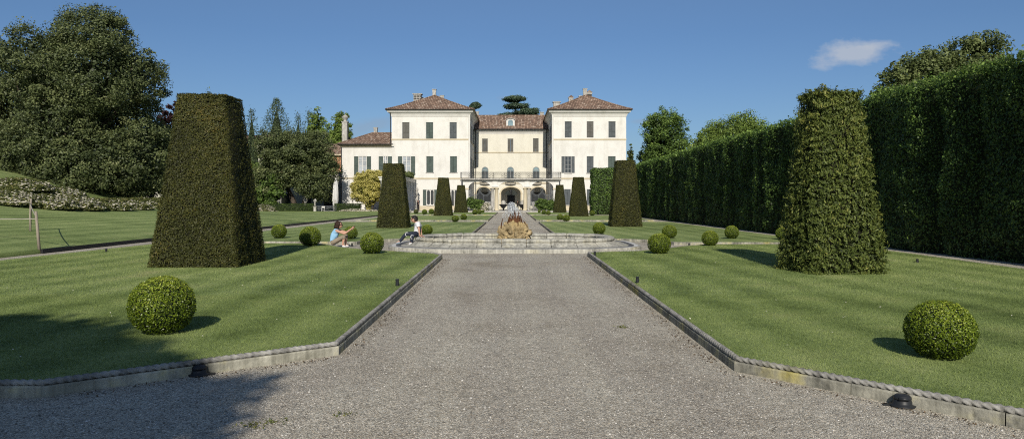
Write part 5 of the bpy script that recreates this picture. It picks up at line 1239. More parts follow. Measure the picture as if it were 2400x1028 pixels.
m.box(xx - .45, xx + .45, cyy - .45, cyy + .45, zc0, zc1); m.box(xx - .54, xx + .54, cyy - .54, cyy + .54, zc1, zc1 + .14)
m.lathe([(.3, 0), (.28, .25), (.42, .45), (.55, .62), (.6, .8), (.42, .86), (.4, 1.0), (.14, 1.1), (.05, 1.2)], (xx, cyy, zc1 + .14), 14); m.tube([(xx, cyy, zc1 + 1.2), (xx, cyy, zc1 + 2.0)], .025, 5)
m.box(xx - .40, xx - .05, cyy - .56, cyy - .45, zc0, zc0 + 1.7); m.build('chimney', M['pale_stone'], roofA)
p = MB(); p.tube([(AX0 + .05, VY - .02, ZT), (AX0 + .05, VY - .02, AZ_)], .07, 7); p.build('drainpipe', M['iron'], villa)
# orange service wing behind
bd = thing('orange_building', (-40, 136, 0), 'long orange plastered building with tiled roof behind the villa side wing', 'building'); Yb = 136
xe = vx(799, Yb); MB().box(vx(690, Yb), xe, Yb, Yb + 9, 0, vz(361, Yb)).build('wall', M['orange_wall'], bd)
m = MB(); z0_, z1_ = vz(361, Yb), vz(337, Yb + 4.5)
xw_ = vx(688, Yb); m.quad((xw_, Yb - .6, z0_), (xe + .5, Yb - .6, z0_), (xe + .5, Yb + 4.5, z1_), (xw_, Yb + 4.5, z1_)); m.quad((xe + .5, Yb + 9.6, z0_), (xw_, Yb + 9.6, z0_), (xw_, Yb + 4.5, z1_), (xe + .5, Yb + 4.5, z1_)); m.build('roof', M['tiles'], bd)
m = MB(); m.box(xw_, xe + .3, Yb - .55, Yb + .02, z0_ - .3, z0_ - .03); m.build('cornice', M['stucco_trim'], bd)
closed_window(vx(794, Yb), vx(797.5, Yb), vz(420, Yb), vz(383, Yb), Yb - .03, SG, parent=bd)
bd2 = thing('grey_building', (-34, 124, 0), 'pale grey plastered annex behind the round evergreen tree', 'building'); Yg = 124
MB().box(-46, vx(799, Yg) - .4, Yg, Yg + 8, 0, 6.6).build('wall', M['grey_wall'], bd2)
for k in range(4): xw = -43 + k * 3.6; MB().box(xw, xw + 1.5, Yg - .04, Yg + .05, .4, 3.0).build('window', M['glass'], bd2)
MB().box(-46.4, vx(799, Yg) - .2, Yg - .5, Yg + 8.4, 6.6, 6.8).build('roof', M['tiles'], bd2)
bd3 = thing('long_building', (-80, 150, 0), 'far building whose tiled roof shows beside the big brown yew', 'building'); Yf = 150
MB().box(vx(330, Yf), vx(640, Yf), Yf, Yf + 9, 0, vz(336, Yf)).build('wall', M['stucco_warm'], bd3)
m = MB(); z0_, z1_ = vz(336, Yf), vz(317, Yf + 4.5); xa, xb = vx(328, Yf), vx(642, Yf)
m.quad((xa, Yf - .6, z0_), (xb, Yf - .6, z0_), (xb, Yf + 4.5, z1_), (xa, Yf + 4.5, z1_)); m.quad((xb, Yf + 9.6, z0_), (xa, Yf + 9.6, z0_), (xa, Yf + 4.5, z1_), (xb, Yf + 4.5, z1_)); m.build('roof', M['tiles'], bd3)
# loggia in front of the side wing
lg = thing('loggia', (-17, 111, 0), 'white colonnaded loggia with shrubs on its roof terrace, partly behind a clipped yew', 'loggia'); lx1, lx0, ly0, ly1 = -15.7, -19.2, 105.0, 117.9; lz = 4.55
for k in range(8):
    yy0 = ly0 + .3 + k * (ly1 - ly0 - .6) / 7; MB().lathe([(.26, 0), (.26, .15), (.2, .22), (.2, lz * .5), (.165, lz - .2), (.24, lz - .08), (.25, lz)], (lx1 - .25, yy0, ZT), 12).build('column', M['white_frame'], lg, True)
for k in range(3): MB().lathe([(.26, 0), (.26, .15), (.2, .22), (.165, lz - .2), (.24, lz - .08), (.25, lz)], (lx0 + .3 + k * 1.25, ly0 + .3, ZT), 12).build('column', M['white_frame'], lg, True)
m = MB(); m.box(lx0, lx1, ly0, ly1, ZT + lz, ZT + lz + .35); m.box(lx0 - .15, lx1 + .15, ly0 - .15, ly1, ZT + lz + .35, ZT + lz + .5); m.build('entablature', M['white_frame'], lg)
MB().quad((lx0, ly0 + .9, ZT), (lx1 - .7, ly0 + .9, ZT), (lx1 - .7, ly0 + .9, ZT + lz), (lx0, ly0 + .9, ZT + lz)).quad((lx1 - .75, ly0 + .9, ZT), (lx1 - .75, ly1, ZT), (lx1 - .75, ly1, ZT + lz), (lx1 - .75, ly0 + .9, ZT + lz)).build('glazing', M['glass'], lg)
L = [((0, 0, .45), (.6, 2.6, .42)), ((.1, -3, .35), (.5, 1.6, .34)), ((.1, 3, .45), (.5, 2, .45))]
o = link('roof_plant', crown('roof_plant', L, 70, 40, .24, .4, M['tree_olive'], core=0), None, (lx1 - .45, 111, ZT + lz + .5)); tag(o, 'straggly plants along the roof terrace of the white loggia', 'plants')

# ------------------------------------------------------------------ people
def skin_data(pts, edges, rad, roots, sub=2):
    """grow a smooth surface over joints; returns verts, faces"""
    me = bpy.data.meshes.new('tmp'); me.from_pydata(pts, edges, []); o = bpy.data.objects.new('tmp', me); COL.objects.link(o)
    o.modifiers.new('k', 'SKIN'); sv = me.skin_vertices[0].data
    for i, r in enumerate(rad): sv[i].radius = r if hasattr(r, '__len__') else (r, r); sv[i].use_root = i in roots
    s = o.modifiers.new('s', 'SUBSURF'); s.levels = sub; s.render_levels = sub
    dg = bpy.context.evaluated_depsgraph_get(); dg.update(); ev = o.evaluated_get(dg); m2 = ev.to_mesh()
    V = [tuple(v.co) for v in m2.vertices]; Fc = [tuple(p.vertices) for p in m2.polygons]; ev.to_mesh_clear()
    bpy.data.objects.remove(o); bpy.data.meshes.remove(me); return V, Fc
def head_data(c, yaw, pitch, s=1.0):
    """a head with brow, eye hollows, nose, lips, chin and ears; looks along +X before the turn"""
    V = []; Fc = []; nu, nv_ = 28, 22
    for j in range(nv_ + 1):
        t = math.pi * j / nv_
        for i in range(nu):
            a = 2 * math.pi * i / nu; x, y, z = math.sin(t) * math.cos(a), math.sin(t) * math.sin(a), math.cos(t)
            fx = max(0, x); k = 1 - .20 * max(0, -z) ** 1.5 * (1 - .3 * fx)
            px, py, pz = x * .098 * k, y * .075 * k, z * .118
            if z < -.2 and x < 0: px *= 1 - .3 * (-z)
            def g(yy, zz, w_, h_): return math.exp(-((y - yy) / w_) ** 2 - ((z - zz) / h_) ** 2) * (fx > .3)
            px += .026 * g(0, -.16, .13, .17) - .010 * g(.36, .08, .16, .11) - .010 * g(-.36, .08, .16, .11) + .006 * g(0, .26, .5, .1) + .008 * g(0, -.5, .22, .06) + .012 * g(0, -.8, .25, .14)
            if abs(y) > .88 and abs(z) < .25 and abs(x) < .3: py *= 1.16
            V.append((px, py, pz))
    for j in range(nv_):
        for i in range(nu): a = j * nu + i; b_ = j * nu + (i + 1) % nu; Fc.append((a, a + nu, b_ + nu, b_))
    from mathutils import Euler
    E = Euler((0, pitch, yaw)).to_matrix(); return [tuple(E @ Vector(v) * s + Vector(c)) for v in V], Fc
def finger_chains(wrist, palm_dir, across, curl, s=1.0):
    """palm plus four unequal fingers and a thumb, each its own short chain"""
    w_ = Vector(wrist); d = Vector(palm_dir).normalized(); a = Vector(across).normalized(); c = Vector(curl).normalized(); out = []
    for k, L in enumerate((.068, .078, .074, .058)):
        b_ = w_ + d * .075 * s + a * (k - 1.5) * .021 * s; L *= s
        out.append(([b_ - d * .03, b_, b_ + d * L * .45 + c * .008, b_ + d * L * .75 + c * L * .35, b_ + d * L * .85 + c * L * .62], [.010, .0095, .009, .008, .007]))
    t = w_ + d * .03 * s - a * .03 * s; out.append(([t + a * .015, t - a * .012 + d * .02, t - a * .022 + d * .045 + c * .012, t - a * .02 + d * .062 + c * .025], [.012, .011, .010, .008])); return out
def make_person(loc, label, J, body_edges, rad, head, clothes, hair, hands, extra=None, rz=0, group=None):
    t = thing('person', loc, label, 'person', group, rz); names = list(J)
    pts = [J[n_] for n_ in names]; ix = {n_: i for i, n_ in enumerate(names)}; E = [(ix[a], ix[b_]) for a, b_ in body_edges]; r = [rad[n_] for n_ in names]; roots = {ix['pelvis']}
    for w_, d, a, c in hands:
        for P, Rr in finger_chains(w_, d, a, c):
            o = len(pts); pts += [tuple(p) for p in P]; r += Rr; roots.add(o); E += [(o + i, o + i + 1) for i in range(len(P) - 1)]
    V, Fc = skin_data(pts, E, r, roots); m = MB(); m.add(V, Fc); m.add(*head_data(*head)); m.build('body', M['skin'], t, True, local=True)
    VA = np.array(V); FN = np.zeros_like(VA)
    for f in Fc:
        q = VA[list(f)]; nn = np.cross(q[2] - q[0], q[-1] - q[1]); 
        for i in f: FN[i] += nn
    FN = unit(FN)
    segs = [(a, b_) for a, b_ in body_edges]; D = []; T = []
    for a, b_ in segs:
        A, B = np.array(J[a]), np.array(J[b_]); u_ = B - A; tt = np.clip(((VA - A) @ u_) / (u_ @ u_), 0, 1); ra, rb = [np.mean(rad[x]) for x in (a, b_)]
        D.append(np.linalg.norm(VA - (A + tt[:, None] * u_), axis=1) - (ra + (rb - ra) * tt)); T.append(tt)
    D = np.array(D); near = D.argmin(0); tn = np.array(T)[near, np.arange(len(VA))]
    for nm, mat, ed, grow, _ in clothes:
        ok = np.zeros(len(VA), bool)
        for e in ed:
            k = [i for i, sg in enumerate(segs) if tuple(sg) == tuple(e[:2])][0]; ok |= (near == k) & (tn <= (e[2] if len(e) > 2 else 1))
        keep = [f for f in Fc if sum(ok[i] for i in f) >= len(f) / 2]; used = sorted({i for f in keep for i in f}); ix2 = {i: j for j, i in enumerate(used)}
        g = np.array([[mnoise.noise(Vector(VA[i]) * 14), 0, 0] for i in used])[:, :1] * .006
        mm = MB(); mm.add(VA[used] + FN[used] * (grow + g), [tuple(ix2[i] for i in f) for f in keep]); go = mm.build(nm, M[mat], t, True, local=True)
        sd = go.modifiers.new('thickness', 'SOLIDIFY'); sd.thickness = grow * .9; sd.offset = -1
    hair(t)
    if extra: extra(t)
    return t
def hair_blob(t, mat, parts, bumps, seed=3):
    m = MB()
    for c, r in parts:
        o = len(m.v); m.blob(c, r, 22, 16, 0)
        for i in range(o, len(m.v)):
            v_ = Vector(m.v[i]); d = (v_ - Vector(c)); k = 1 + bumps * mnoise.noise(v_ * 38 + Vector((seed, 0, 0))) + bumps * .7 * mnoise.noise(v_ * 80); m.v[i] = tuple(Vector(c) + d * k)
    m.build('hair', M[mat], t, True, local=True)
def shoes(t, feet, mat, sole='trainer'):
    for (hx, hy, hz), (tx, ty, tz) in feet:
        V, Fc = skin_data([(hx, hy, hz), (hx + (tx - hx) * .45, hy + (ty - hy) * .45, hz * .5 + tz * .5), (tx, ty, tz)], [(0, 1), (1, 2)], [(.056, .056), (.056, .05), (.05, .036)], {0}); m = MB(); m.add(V, Fc); s = m.build('shoe', M[mat], t, True, local=True)
BE = [('pelvis', 'waist'), ('waist', 'chest'), ('chest', 'neck'), ('neck', 'skull'), ('chest', 'shR'), ('shR', 'elR'), ('elR', 'wrR'), ('wrR', 'paR'), ('chest', 'shL'), ('shL', 'elL'), ('elL', 'wrL'), ('wrL', 'paL'),
      ('pelvis', 'hipR'), ('hipR', 'knR'), ('knR', 'anR'), ('anR', 'toR'), ('pelvis', 'hipL'), ('hipL', 'knL'), ('knL', 'anL'), ('anL', 'toL')]
RAD = dict(pelvis=(.12, .10), waist=(.115, .09), chest=(.125, .10), neck=.048, skull=.06, shR=.055, elR=.038, wrR=.025, paR=(.036, .018), shL=.055, elL=.038, wrL=.025, paL=(.036, .018),
           hipR=.085, knR=.055, anR=.034, toR=.03, hipL=.085, knL=.055, anL=.034, toL=.03)
# crouching woman, facing +X
J = dict(pelvis=(-.40, 0, .20), waist=(-.37, 0, .36), chest=(-.29, 0, .53), neck=(-.22, 0, .665), skull=(-.18, 0, .735), shR=(-.22, -.155, .61), elR=(.08, -.19, .50), wrR=(.27, -.07, .655), paR=(.325, -.055, .70),
         shL=(-.22, .155, .61), elL=(.07, .17, .53), wrL=(.28, .05, .67), paL=(.33, .04, .71), hipR=(-.36, -.10, .175), knR=(.06, -.14, .42), anR=(.0, -.13, .10), toR=(.12, -.14, .035), hipL=(-.36, .10, .175), knL=(.08, .12, .44), anL=(.04, .12, .10), toL=(.16, .13, .035))
mid_cR = ((J['knR'][0] + J['anR'][0]) / 2, (J['knR'][1] + J['anR'][1]) / 2, .33)
J['cfR'] = (.045, -.14, .335); J['cfL'] = (.068, .12, .35)
rad = dict(RAD); rad.update(pelvis=(.15, .125), waist=(.135, .12), chest=(.14, .125), cfR=.056, cfL=.056, elR=.042, elL=.042)
BEc = [e for e in BE if e not in (('knR', 'anR'), ('knL', 'anL'))] + [('knR', 'cfR'), ('cfR', 'anR'), ('knL', 'cfL'), ('cfL', 'anL')]
def fem_extra(t):
    shoes(t, [((-.03, -.13, .05), (.13, -.14, .038)), ((.01, .12, .05), (.17, .13, .038))], 'trainer')
    m = MB(); hx, hz = -.145, .805; m.box(hx + .085, hx + .105, -.06, -.008, hz - .018, hz + .02); m.box(hx + .085, hx + .105, .008, .06, hz - .018, hz + .02); m.box(hx + .088, hx + .1, -.008, .008, hz + .004, hz + .014); m.box(hx - .01, hx + .09, -.081, -.077, hz + .004, hz + .016); m.box(hx - .01, hx + .09, .077, .081, hz + .004, hz + .016); m.build('sunglasses', M['dark_glass'], t, local=True)
make_person((-6.06, 26.1, 0), 'crouching woman with curly brown hair, light blue top and khaki trousers raising a phone', J, BEc, rad, ((-.145, 0, .795), 0, .14, 1.0),
    [('top', 'blue_top', [('pelvis', 'waist'), ('waist', 'chest'), ('chest', 'neck', .45), ('chest', 'shR'), ('chest', 'shL'), ('pelvis', 'hipR', .45), ('pelvis', 'hipL', .45)], .019, {}),
     ('trousers', 'khaki', [('pelvis', 'hipR'), ('hipR', 'knR'), ('pelvis', 'hipL'), ('hipL', 'knL'), ('knR', 'cfR'), ('knL', 'cfL')], .015, {})],
    lambda t: hair_blob(t, 'hair_brown', [((-.19, 0, .825), (.125, .125, .112)), ((-.235, 0, .745), (.105, .125, .11))], .32),
    [((.27, -.07, .655), (.8, .15, .6), (0, -.3, 1), (.2, 1, .1)), ((.28, .05, .67), (.8, -.15, .6), (0, .3, 1), (.2, -1, .1))], fem_extra)
ph = MB().box(-.006, .006, -.07, .07, -.036, .036).build('phone', M['black_plastic'], None, loc=(-5.675, 26.095, .745)); tag(ph, 'dark phone held up in the raised hands of the crouching woman', 'phone')
# seated boy, facing -X
J = dict(pelvis=(0, 0, .515), waist=(.02, 0, .63), chest=(.02, 0, .78), neck=(-.015, 0, .915), skull=(-.06, 0, .97), shL=(.05, -.155, .875), elL=(.10, -.21, .66), wrL=(.12, -.19, .465), paL=(.155, -.20, .432), shR=(.04, .155, .875), elR=(.12, .2, .66), wrR=(.13, .17, .465), paR=(.165, .17, .432),
         hipL=(-.02, -.09, .50), knL=(-.11, -.36, .46), anL=(-.15, -.34, .215), toL=(-.23, -.44, .165), hipR=(-.03, .09, .50), knR=(-.40, .05, .505), anR=(-.60, .0, .25), toR=(-.73, -.03, .18))
rad = dict(RAD); rad.update(pelvis=(.125, .105), waist=(.12, .095), chest=(.13, .10), knL=.058, knR=.058)
def boy_extra(t):
    shoes(t, [((-.13, -.33, .185), (-.23, -.45, .168))], 'trainer'); shoes(t, [((-.58, .0, .2), (-.74, -.03, .17))], 'trainer_grey')
    m = MB(); hx, hz = -.13, 1.03; m.box(hx - .1, hx - .085, -.06, -.008, hz - .012, hz + .016); m.box(hx - .1, hx - .085, .008, .06, hz - .012, hz + .016); m.box(hx - .09, hx + .01, -.081, -.077, hz, hz + .01); m.build('glasses', M['dark_glass'], t, local=True)
    for q, a0 in (((-.115, -.432, .43), 0), ((-.36, -.022, .505), 1)):
        m = MB()
        for k in range(2): m.tube([(q[0] + .055 * math.cos(a) * (1 - .3 * k), q[1] + .02 * math.sin(a) * (.3 if a0 == 0 else 1), q[2] + .06 * math.sin(a) - .02 * k) for a in np.linspace(.5 + k, 3.9 + k, 9)], .007, 5)
        m.build('trouser_print', M['white_cotton'], t, local=True)
    m = MB()
    for zz, w_ in ((.86, .11), (.83, .13), (.785, .09), (.755, .12), (.735, .10)): m.box(-.125 + (.86 - zz) * .1, -.108 + (.86 - zz) * .1, -w_ / 2, w_ / 2, zz, zz + .012)
    m.build('shirt_print', M['black_cloth'], t, local=True)
make_person((-3.36, 25.65, 0), 'boy in white printed t-shirt and navy trousers sitting on the fountain rim', J, BE, rad, ((-.11, 0, 1.02), math.pi, .22, 1.0),
    [('shirt', 'white_cotton', [('pelvis', 'waist'), ('waist', 'chest'), ('chest', 'neck', .45), ('chest', 'shR'), ('chest', 'shL'), ('shR', 'elR', .5), ('shL', 'elL', .5), ('pelvis', 'hipR', .45), ('pelvis', 'hipL', .45)], .022, {}),
     ('trousers', 'navy', [('pelvis', 'hipR'), ('hipR', 'knR'), ('pelvis', 'hipL'), ('hipL', 'knL'), ('knR', 'anR'), ('knL', 'anL')], .017, {})],
    lambda t: hair_blob(t, 'hair_dark', [((-.085, 0, 1.065), (.112, .09, .085)), ((-.045, 0, 1.02), (.08, .086, .09)), ((-.145, 0, 1.11), (.055, .07, .035))], .2),
    [((.12, -.19, .465), (.7, -.1, -.45), (0, 1, 0), (.2, 0, -1)), ((.13, .17, .465), (.7, .1, -.45), (0, -1, 0), (.2, 0, -1))], boy_extra)
# standing figures by the villa
def standing(loc, label, top, hair_m, long_hair, rz):
    J = dict(pelvis=(0, 0, .92), waist=(0, 0, 1.08), chest=(0, 0, 1.27), neck=(0, 0, 1.42), skull=(.01, 0, 1.5), shR=(0, -.16, 1.36), elR=(-.03, -.22, 1.09), wrR=(.14, -.12, 1.1), paR=(.2, -.08, 1.14), shL=(0, .16, 1.36), elL=(-.02, .22, 1.09), wrL=(.1, .2, .9), paL=(.12, .2, .84),
             hipR=(0, -.09, .88), knR=(.03, -.09, .48), anR=(0, -.09, .09), toR=(.12, -.1, .03), hipL=(0, .09, .88), knL=(.03, .1, .48), anL=(-.05, .1, .09), toL=(.07, .12, .03))
    def hr(t):
        hair_blob(t, hair_m, [((-.02, 0, 1.58), (.105, .095, .10))] + ([((-.06, 0, 1.44), (.06, .1, .16))] if long_hair else []), .12)
    return make_person(loc, label, J, BE, RAD, ((.015, 0, 1.56), 0, 0, 1.0), [('top', top, [('pelvis', 'waist'), ('waist', 'chest'), ('chest', 'neck', .45), ('chest', 'shR'), ('chest', 'shL'), ('shR', 'elR'), ('elR', 'wrR'), ('shL', 'elL'), ('elL', 'wrL')], .015, {}),
        ('trousers', 'black_cloth', [('pelvis', 'hipR'), ('hipR', 'knR'), ('knR', 'anR'), ('pelvis', 'hipL'), ('hipL', 'knL'), ('knL', 'anL')], .02, {})], hr, [((.14, -.12, 1.1), (.8, .4, .4), (0, -.3, 1), (0, 1, 0)), ((.1, .2, .9), (.2, 0, -1), (1, 0, 0), (0, -1, 0))],
        lambda t: shoes(t, [((-.02, -.09, .05), (.13, -.1, .035)), ((-.07, .1, .05), (.08, .12, .035))], 'black_cloth'), rz)
standing((vx(979.5, 112.5), 112.5, ZT), 'woman in black with long brown hair standing beside the white loggia', 'black_cloth', 'hair_brown', True, -.7)
standing((vx(1213, 122), 122, ZT), 'person in dark clothes standing in the central arch of the villa', 'black_cloth', 'hair_dark', False, -1.6)

# ------------------------------------------------------------------ terrace furniture, statues, courtyard plants
# closed parasol
Yp = 110.5; t = thing('parasol', (vx(787, Yp), Yp, 0), 'tall closed pale grey parasol on the terrace beside the villa corner', 'parasol'); hp = vz(417, Yp)
V = []; Fc = []; nn_ = 40; lv = [(.16, .045), (.2, .30), (.35, .42), (.55, .40), (.75, .34), (.88, .25), (.97, .10), (1, .02)]
for tz, r in lv:
    for k in range(nn_): a = 2 * math.pi * k / nn_; q = r * (1 + .2 * math.cos(8 * a + tz * 2) + .06 * math.sin(13 * a)); V.append((q * math.cos(a) + .22 * (1 - tz) * -.5, q * math.sin(a), hp * tz))
for j in range(len(lv) - 1):
    for k in range(nn_): a = j * nn_ + k; b_ = j * nn_ + (k + 1) % nn_; Fc.append((a, b_, b_ + nn_, a + nn_))
MB().add(V, Fc).build('canopy', M['canvas'], t, True, local=True)
MB().tube([(0, 0, 0), (0, 0, hp + .08)], .035, 8).build('pole', M['post'], t, local=True); MB().lathe([(.4, 0), (.4, .08), (.1, .12), (.06, .4)], (0, 0, 0), 16).build('base', M['pale_stone'], t, local=True)
def statue(px, Y, h, label, seed, ped=.7):
    t = thing('statue', (vx(px, Y), Y, 0), label, 'statue', 'pale stone statues by the terrace'); rg = random.Random(seed)
    m = MB(); m.box(-.24, .24, -.24, .24, 0, .12); m.box(-.19, .19, -.19, .19, .12, ped - .08); m.box(-.25, .25, -.25, .25, ped - .08, ped); m.build('pedestal', M['pale_stone'], t, local=True)
    s = (h - ped) / 1.75; q = lambda x, y, z: (x * s, y * s, ped + z * s); k = rg.uniform(-1, 1)
    pts = [q(0, 0, .02), q(.03 * k, 0, .45), q(.05 * k, 0, .9), q(0, 0, 1.12), q(-.03 * k, 0, 1.33), q(-.02 * k, 0, 1.5), q(0, -.02, 1.62), q(.2, 0, 1.36), q(.3, -.05, 1.1), q(.14, -.18, 1.05 + .2 * k), q(-.2, 0, 1.36), q(-.3, -.02, 1.1), q(-.2, -.14, .92)]
    E = [(0, 1), (1, 2), (2, 3), (3, 4), (4, 5), (5, 6), (4, 7), (7, 8), (8, 9), (4, 10), (10, 11), (11, 12)]
    rr = [(.23 * s, .2 * s), (.2 * s, .17 * s), (.18 * s, .15 * s), (.14 * s, .11 * s), (.17 * s, .12 * s), .06 * s, .1 * s, .07 * s, .055 * s, .045 * s, .07 * s, .055 * s, .045 * s]
    V, Fc = skin_data(pts, E, rr, {0}); V = [(x + .012 * math.sin(x * 60 + z * 9), y + .012 * math.sin(x * 55 + z * 7), z) for x, y, z in V]
    MB().add(V, Fc).build('figure', M['pale_stone'], t, True, local=True)
statue(738.5, 107.0, vz(463.5, 107), 'pale stone statue on pedestal at the end of the low hedge', 1, .95)
statue(785, 108.6, vz(465, 108.6), 'pale stone statue standing against the closed parasol', 2, .95)
statue(826, 110.0, vz(461, 110), 'white stone statue between the low hedge and the yellow climber', 5, .9)
def urn(px, Y, zt, label):
    t = thing('stone_urn', (vx(px, Y), Y, 0), label, 'urn'); MB().box(-.5, .5, -.5, .5, 0, .95).box(-.6, .6, -.6, .6, .95, 1.1).build('pedestal', M['pale_stone'], t, local=True); h = zt - 1.1
    MB().lathe([(.25, 1.1), (.28, 1.16), (.12, 1.25), (.14, 1.35), (.4, 1.1 + h * .5), (.44, 1.1 + h * .7), (.38, 1.1 + h * .85), (.5, 1.1 + h * .96), (.52, 1.1 + h)], (0, 0, 0), 18).build('vase', M['pale_stone'], t, True, local=True)
urn(716, 111, vz(456, 111), 'big pale stone urn on a pedestal under the round evergreen')
t = thing('stone_urn', (vx(977.2, 116.4), 116.4, ZT), 'slim stone vase on tall pillar beside the white loggia', 'urn')
MB().box(-.3, .3, -.3, .3, 0, .2).box(-.22, .22, -.22, .22, .2, 2.3).box(-.28, .28, -.28, .28, 2.3, 2.42).build('pedestal', M['pale_stone'], t, local=True)
MB().lathe([(.14, 2.42), (.07, 2.5), (.2, 2.75), (.24, 2.95), (.12, 3.05), (.2, 3.15), (.26, 3.4), (.16, 3.6), (.05, 3.8)], (0, 0, 0), 14).build('vase', M['pale_stone'], t, True, local=True)
def ball_stone(px, Y, r, label, zb, mat='pale_stone'):
    t = thing('stone_ball', (vx(px, Y), Y, zb), label, 'stone ball', 'stone balls at the ends of the lawns'); m = MB(); m.blob((0, 0, .12 + r), (r, r, r), 18, 12); m.build('ball', M[mat], t, True, local=True); MB().lathe([(r * .8, 0), (r * .8, .08), (r * .45, .16)], (0, 0, 0), 16).build('base', M[mat], t, local=True)
ball_stone(1149.5, 112.2, .36, 'grey stone ball beside the path before the villa, loggia side', ZT, 'fountain_stone'); ball_stone(1244.5, 112.2, .36, 'grey stone ball beside the path before the villa, hedge side', ZT, 'fountain_stone')
ball_stone(1406, 98, .32, 'pale stone ball beside the square hedge end', 0); ball_stone(1394, 104, .26, 'small pale stone ball half hidden behind a far box ball', 0)
# lattice fence, folding chair, small table on the terrace
fx0, fx1, Yf_ = vx(742.5, 107.3), vx(789, 107.3), 107.3; t = thing('metal_fence', ((fx0 + fx1) / 2, Yf_, 0), 'low grey metal fence between statue and hedge in front of the parasol', 'fence'); w_ = (fx1 - fx0) / 2; m = MB()
for k in range(14): x = -w_ + 2 * w_ * k / 13; m.tube([(x, 0, 0), (x, 0, 1.0)], .02 if k % 4 else .045, 5)
m.build('bars', M['grey_iron'], t, local=True); m = MB()
for zz in (.12, .5, .98): m.tube([(-w_, -.01, zz), (w_, -.01, zz)], .028, 5)
for k in range(13):
    x = -w_ + 2 * w_ * k / 13; m.tube([(x, -.015, .5), (x + 2 * w_ / 13, -.015, .98)], .014, 4); m.tube([(x, -.02, .98), (x + 2 * w_ / 13, -.02, .5)], .014, 4)
m.build('lattice', M['grey_iron'], t, local=True)
t = thing('folding_chair', (vx(757, 106.6), 106.6, 0), 'white folding garden chair standing before the metal fence', 'chair')
MB().box(-.22, .22, -.2, .2, .44, .47).build('seat', M['white_frame'], t, local=True); MB().box(-.22, .22, .2, .23, .72, .95).build('backrest', M['white_frame'], t, local=True)
for sx in (-.21, .21):
    for a, b_ in (((sx, -.24, 0), (sx, .22, .95)), ((sx, .26, 0), (sx, -.18, .46))): MB().tube([a, b_], .022, 6).build('leg', M['white_frame'], t, local=True)
t = thing('garden_table', (vx(771, 106.7), 106.7, 0), 'small round grey garden table beside the folding chair', 'table'); MB().lathe([(.42, .72), (.43, .74), (.42, .76)], (0, 0, 0), 20).build('tabletop', M['grey_iron'], t, local=True)
for a in (0, 2.1, 4.2): MB().tube([(.32 * math.cos(a), .32 * math.sin(a), 0), (.05 * math.cos(a), .05 * math.sin(a), .72)], .02, 6).build('leg', M['grey_iron'], t, local=True)
# yellow climber
L = [((0, 0, 3.9), (2.2, 1.5, 2.3)), ((-1.4, -.2, 3.5), (1.4, 1.3, 1.9)), ((1.5, 0, 4.3), (1.5, 1.3, 2.0)), ((.3, -.2, 5.3), (1.8, 1.2, 1.1)), ((-.9, -.2, 4.8), (1.4, 1.2, 1.2)), ((.2, -.5, 2.3), (1.5, 1.0, 1.1)), ((-.1, -.4, 1.2), (.6, .6, .9))]
t = tree('yellow_climber', vx(866, 110), 110, 0, 'big yellow flowering climber against the villa side wing', crown('crown', L, 480, 85, .17, .42, M['yellow_leaf'], core=.55, tintb=.5), [([(0, 0, -.1), (.1, 0, 1.4), (-.2, 0, 3)], [.2, .14, .08]), ([(.3, .1, -.1), (.7, .1, 1.6), (.9, 0, 3.2)], [.15, .1, .06])], cat='climber')
# courtyard bushes
for px, Y, w_, h_, mt, label, seed in ((1107, 114, 1.1, 2.2, 'tree_green', 'green bush in front of the wrought iron gate, loggia side', 71), (1122, 113.6, .95, 1.9, 'tree_green', 'wide leafy bush between two box balls before the gate, loggia side', 72),
        (1272, 114, 1.1, 2.1, 'tree_green', 'leafy bush in front of the wrought iron gate, hedge side', 73), (1287, 114.2, 1.1, 1.7, 'tree_green', 'lower leafy bush touching the small far yew, hedge side', 74)):
    o = link('courtyard_bush', crown('courtyard_bush', lobes_rand((0, 0, h_ * .5), (w_, w_ * .8, h_ * .5), 5, seed, .5), 60, 45, .2, .34, M[mt], core=.5), None, (vx(px, Y), Y, ZT)); tag(o, label, 'bush', 'bushes before the portico')
o = put('flower_bush', mound_mesh('flower_bush', 2200, .12, .8, .95, .7, 1.25), vx(1139, 113.4), 113.4, 'white flowering rose bush before the portico column, loggia side', 'bush', None, ZT)
for px, s_ in ((1180, 'loggia side'), (1225, 'hedge side')):
    t = thing('planter', (vx(px, 118.6), 118.6, ZT), f'dark bowl planter with a pale dome in the central arch, {s_}', 'planter', 'bowl planters in the central arch'); MB().lathe([(.1, 0), (.14, .3), (.42, .62), (.75, .94), (.78, 1.0)], (0, 0, 0), 20).build('bowl', M['iron'], t, True, local=True)
    MB().blob((0, 0, 1.06), (.42, .42, .62), 14, 10, .06).build('dome', M['pale_stone'], t, True, local=True)
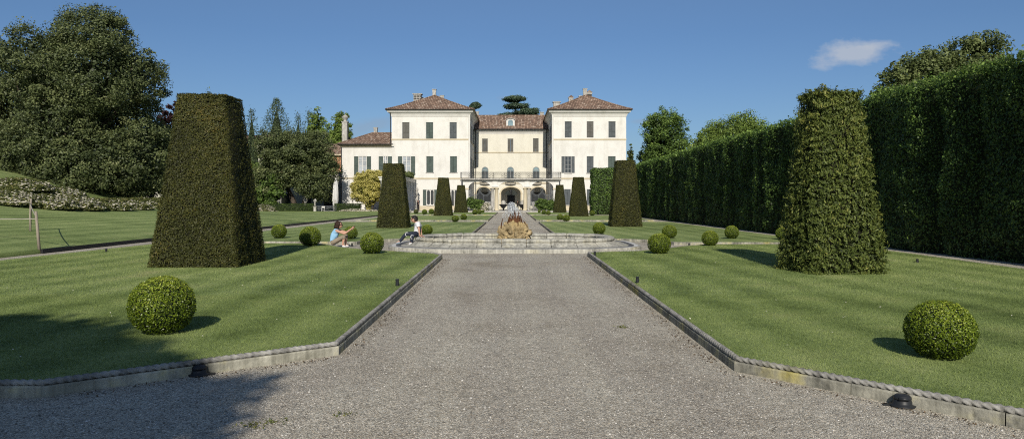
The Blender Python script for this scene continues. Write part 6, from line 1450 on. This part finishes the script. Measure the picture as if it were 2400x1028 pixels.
for px, wd, label in ((1145, .6, 'pale curved stone seat behind the portico column, loggia side'), (1250.5, .72, 'pale curved stone seat behind the portico column, hedge side')):
    t = thing('garden_bench', (vx(px, 119.5), 119.5, ZT), label, 'seat', 'pale stone seats in the court'); MB().lathe([(wd, 0), (wd, 1.3), (wd * .95, 1.42), (wd * .5, 1.45)], (0, 0, 0), 16, 0, .5).build('backrest', M['stucco'], t, True, local=True); MB().box(-wd * 1.1, wd * 1.1, -.55, -.3, 0, .45).build('seat', M['pale_stone'], t, local=True)

# ------------------------------------------------------------------ small litter that nobody would count
def flakes(name, P, size, tint, mat, up=1.0, jit=.5):
    me = leaf_mesh(name, P, np.tile([0, 0, up], (len(P), 1)), size, tint, [mat], None, jit, .6); return tag(link(name, me), kind='stuff')
pts = []
for line in ([(-4.0, 6.2), (-1.95, 7.85), (-2.08, 20.8)], [(2.35, 21.8), (2.25, 7.1), (4.4, 4.55)]):
    c = resample(offset(line, .14), .02); k = R.integers(0, len(c), 1500); q = c[k] + R.normal(0, 1, (1500, 2)) * .02 + np.column_stack([np.sign(-c[k][:, 0]) * np.abs(R.normal(0, .09, 1500)), -np.abs(R.normal(0, .05, 1500))]); pts.append(q)
q = np.concatenate(pts); flakes('leaf_litter', np.column_stack([q, R.uniform(.004, .016, len(q))]), R.uniform(.008, .03, len(q)), R.random(len(q)) * .5, leafmat('dry_leaves', [(0, (.035, .024, .014)), (.5, (.12, .08, .045)), (1, (.22, .16, .09))], 0), 1, .5)
q = R.uniform((-9, 7), (9, 24), (420, 2)); q = q[inside(q, near_l) | inside(q, near_r)]; flakes('daisies', np.column_stack([q, np.full(len(q), LZ + .03)]), R.uniform(.016, .032, len(q)), R.uniform(.6, 1, len(q)), M['petal'], 1, .3)
W = []
for x, y in ((-1.76, 5.42), (-1.9, 5.33), (-1.3, 5.6), (1.45, 9.5)): W.append(np.column_stack([R.normal(x, .05, 60), R.normal(y, .035, 60), R.uniform(.002, .022, 60)]))
W = np.concatenate(W); flakes('weeds', W, R.uniform(.012, .028, len(W)), R.uniform(.3, .8, len(W)), M['shrub_leaf'], 1, 1.2)
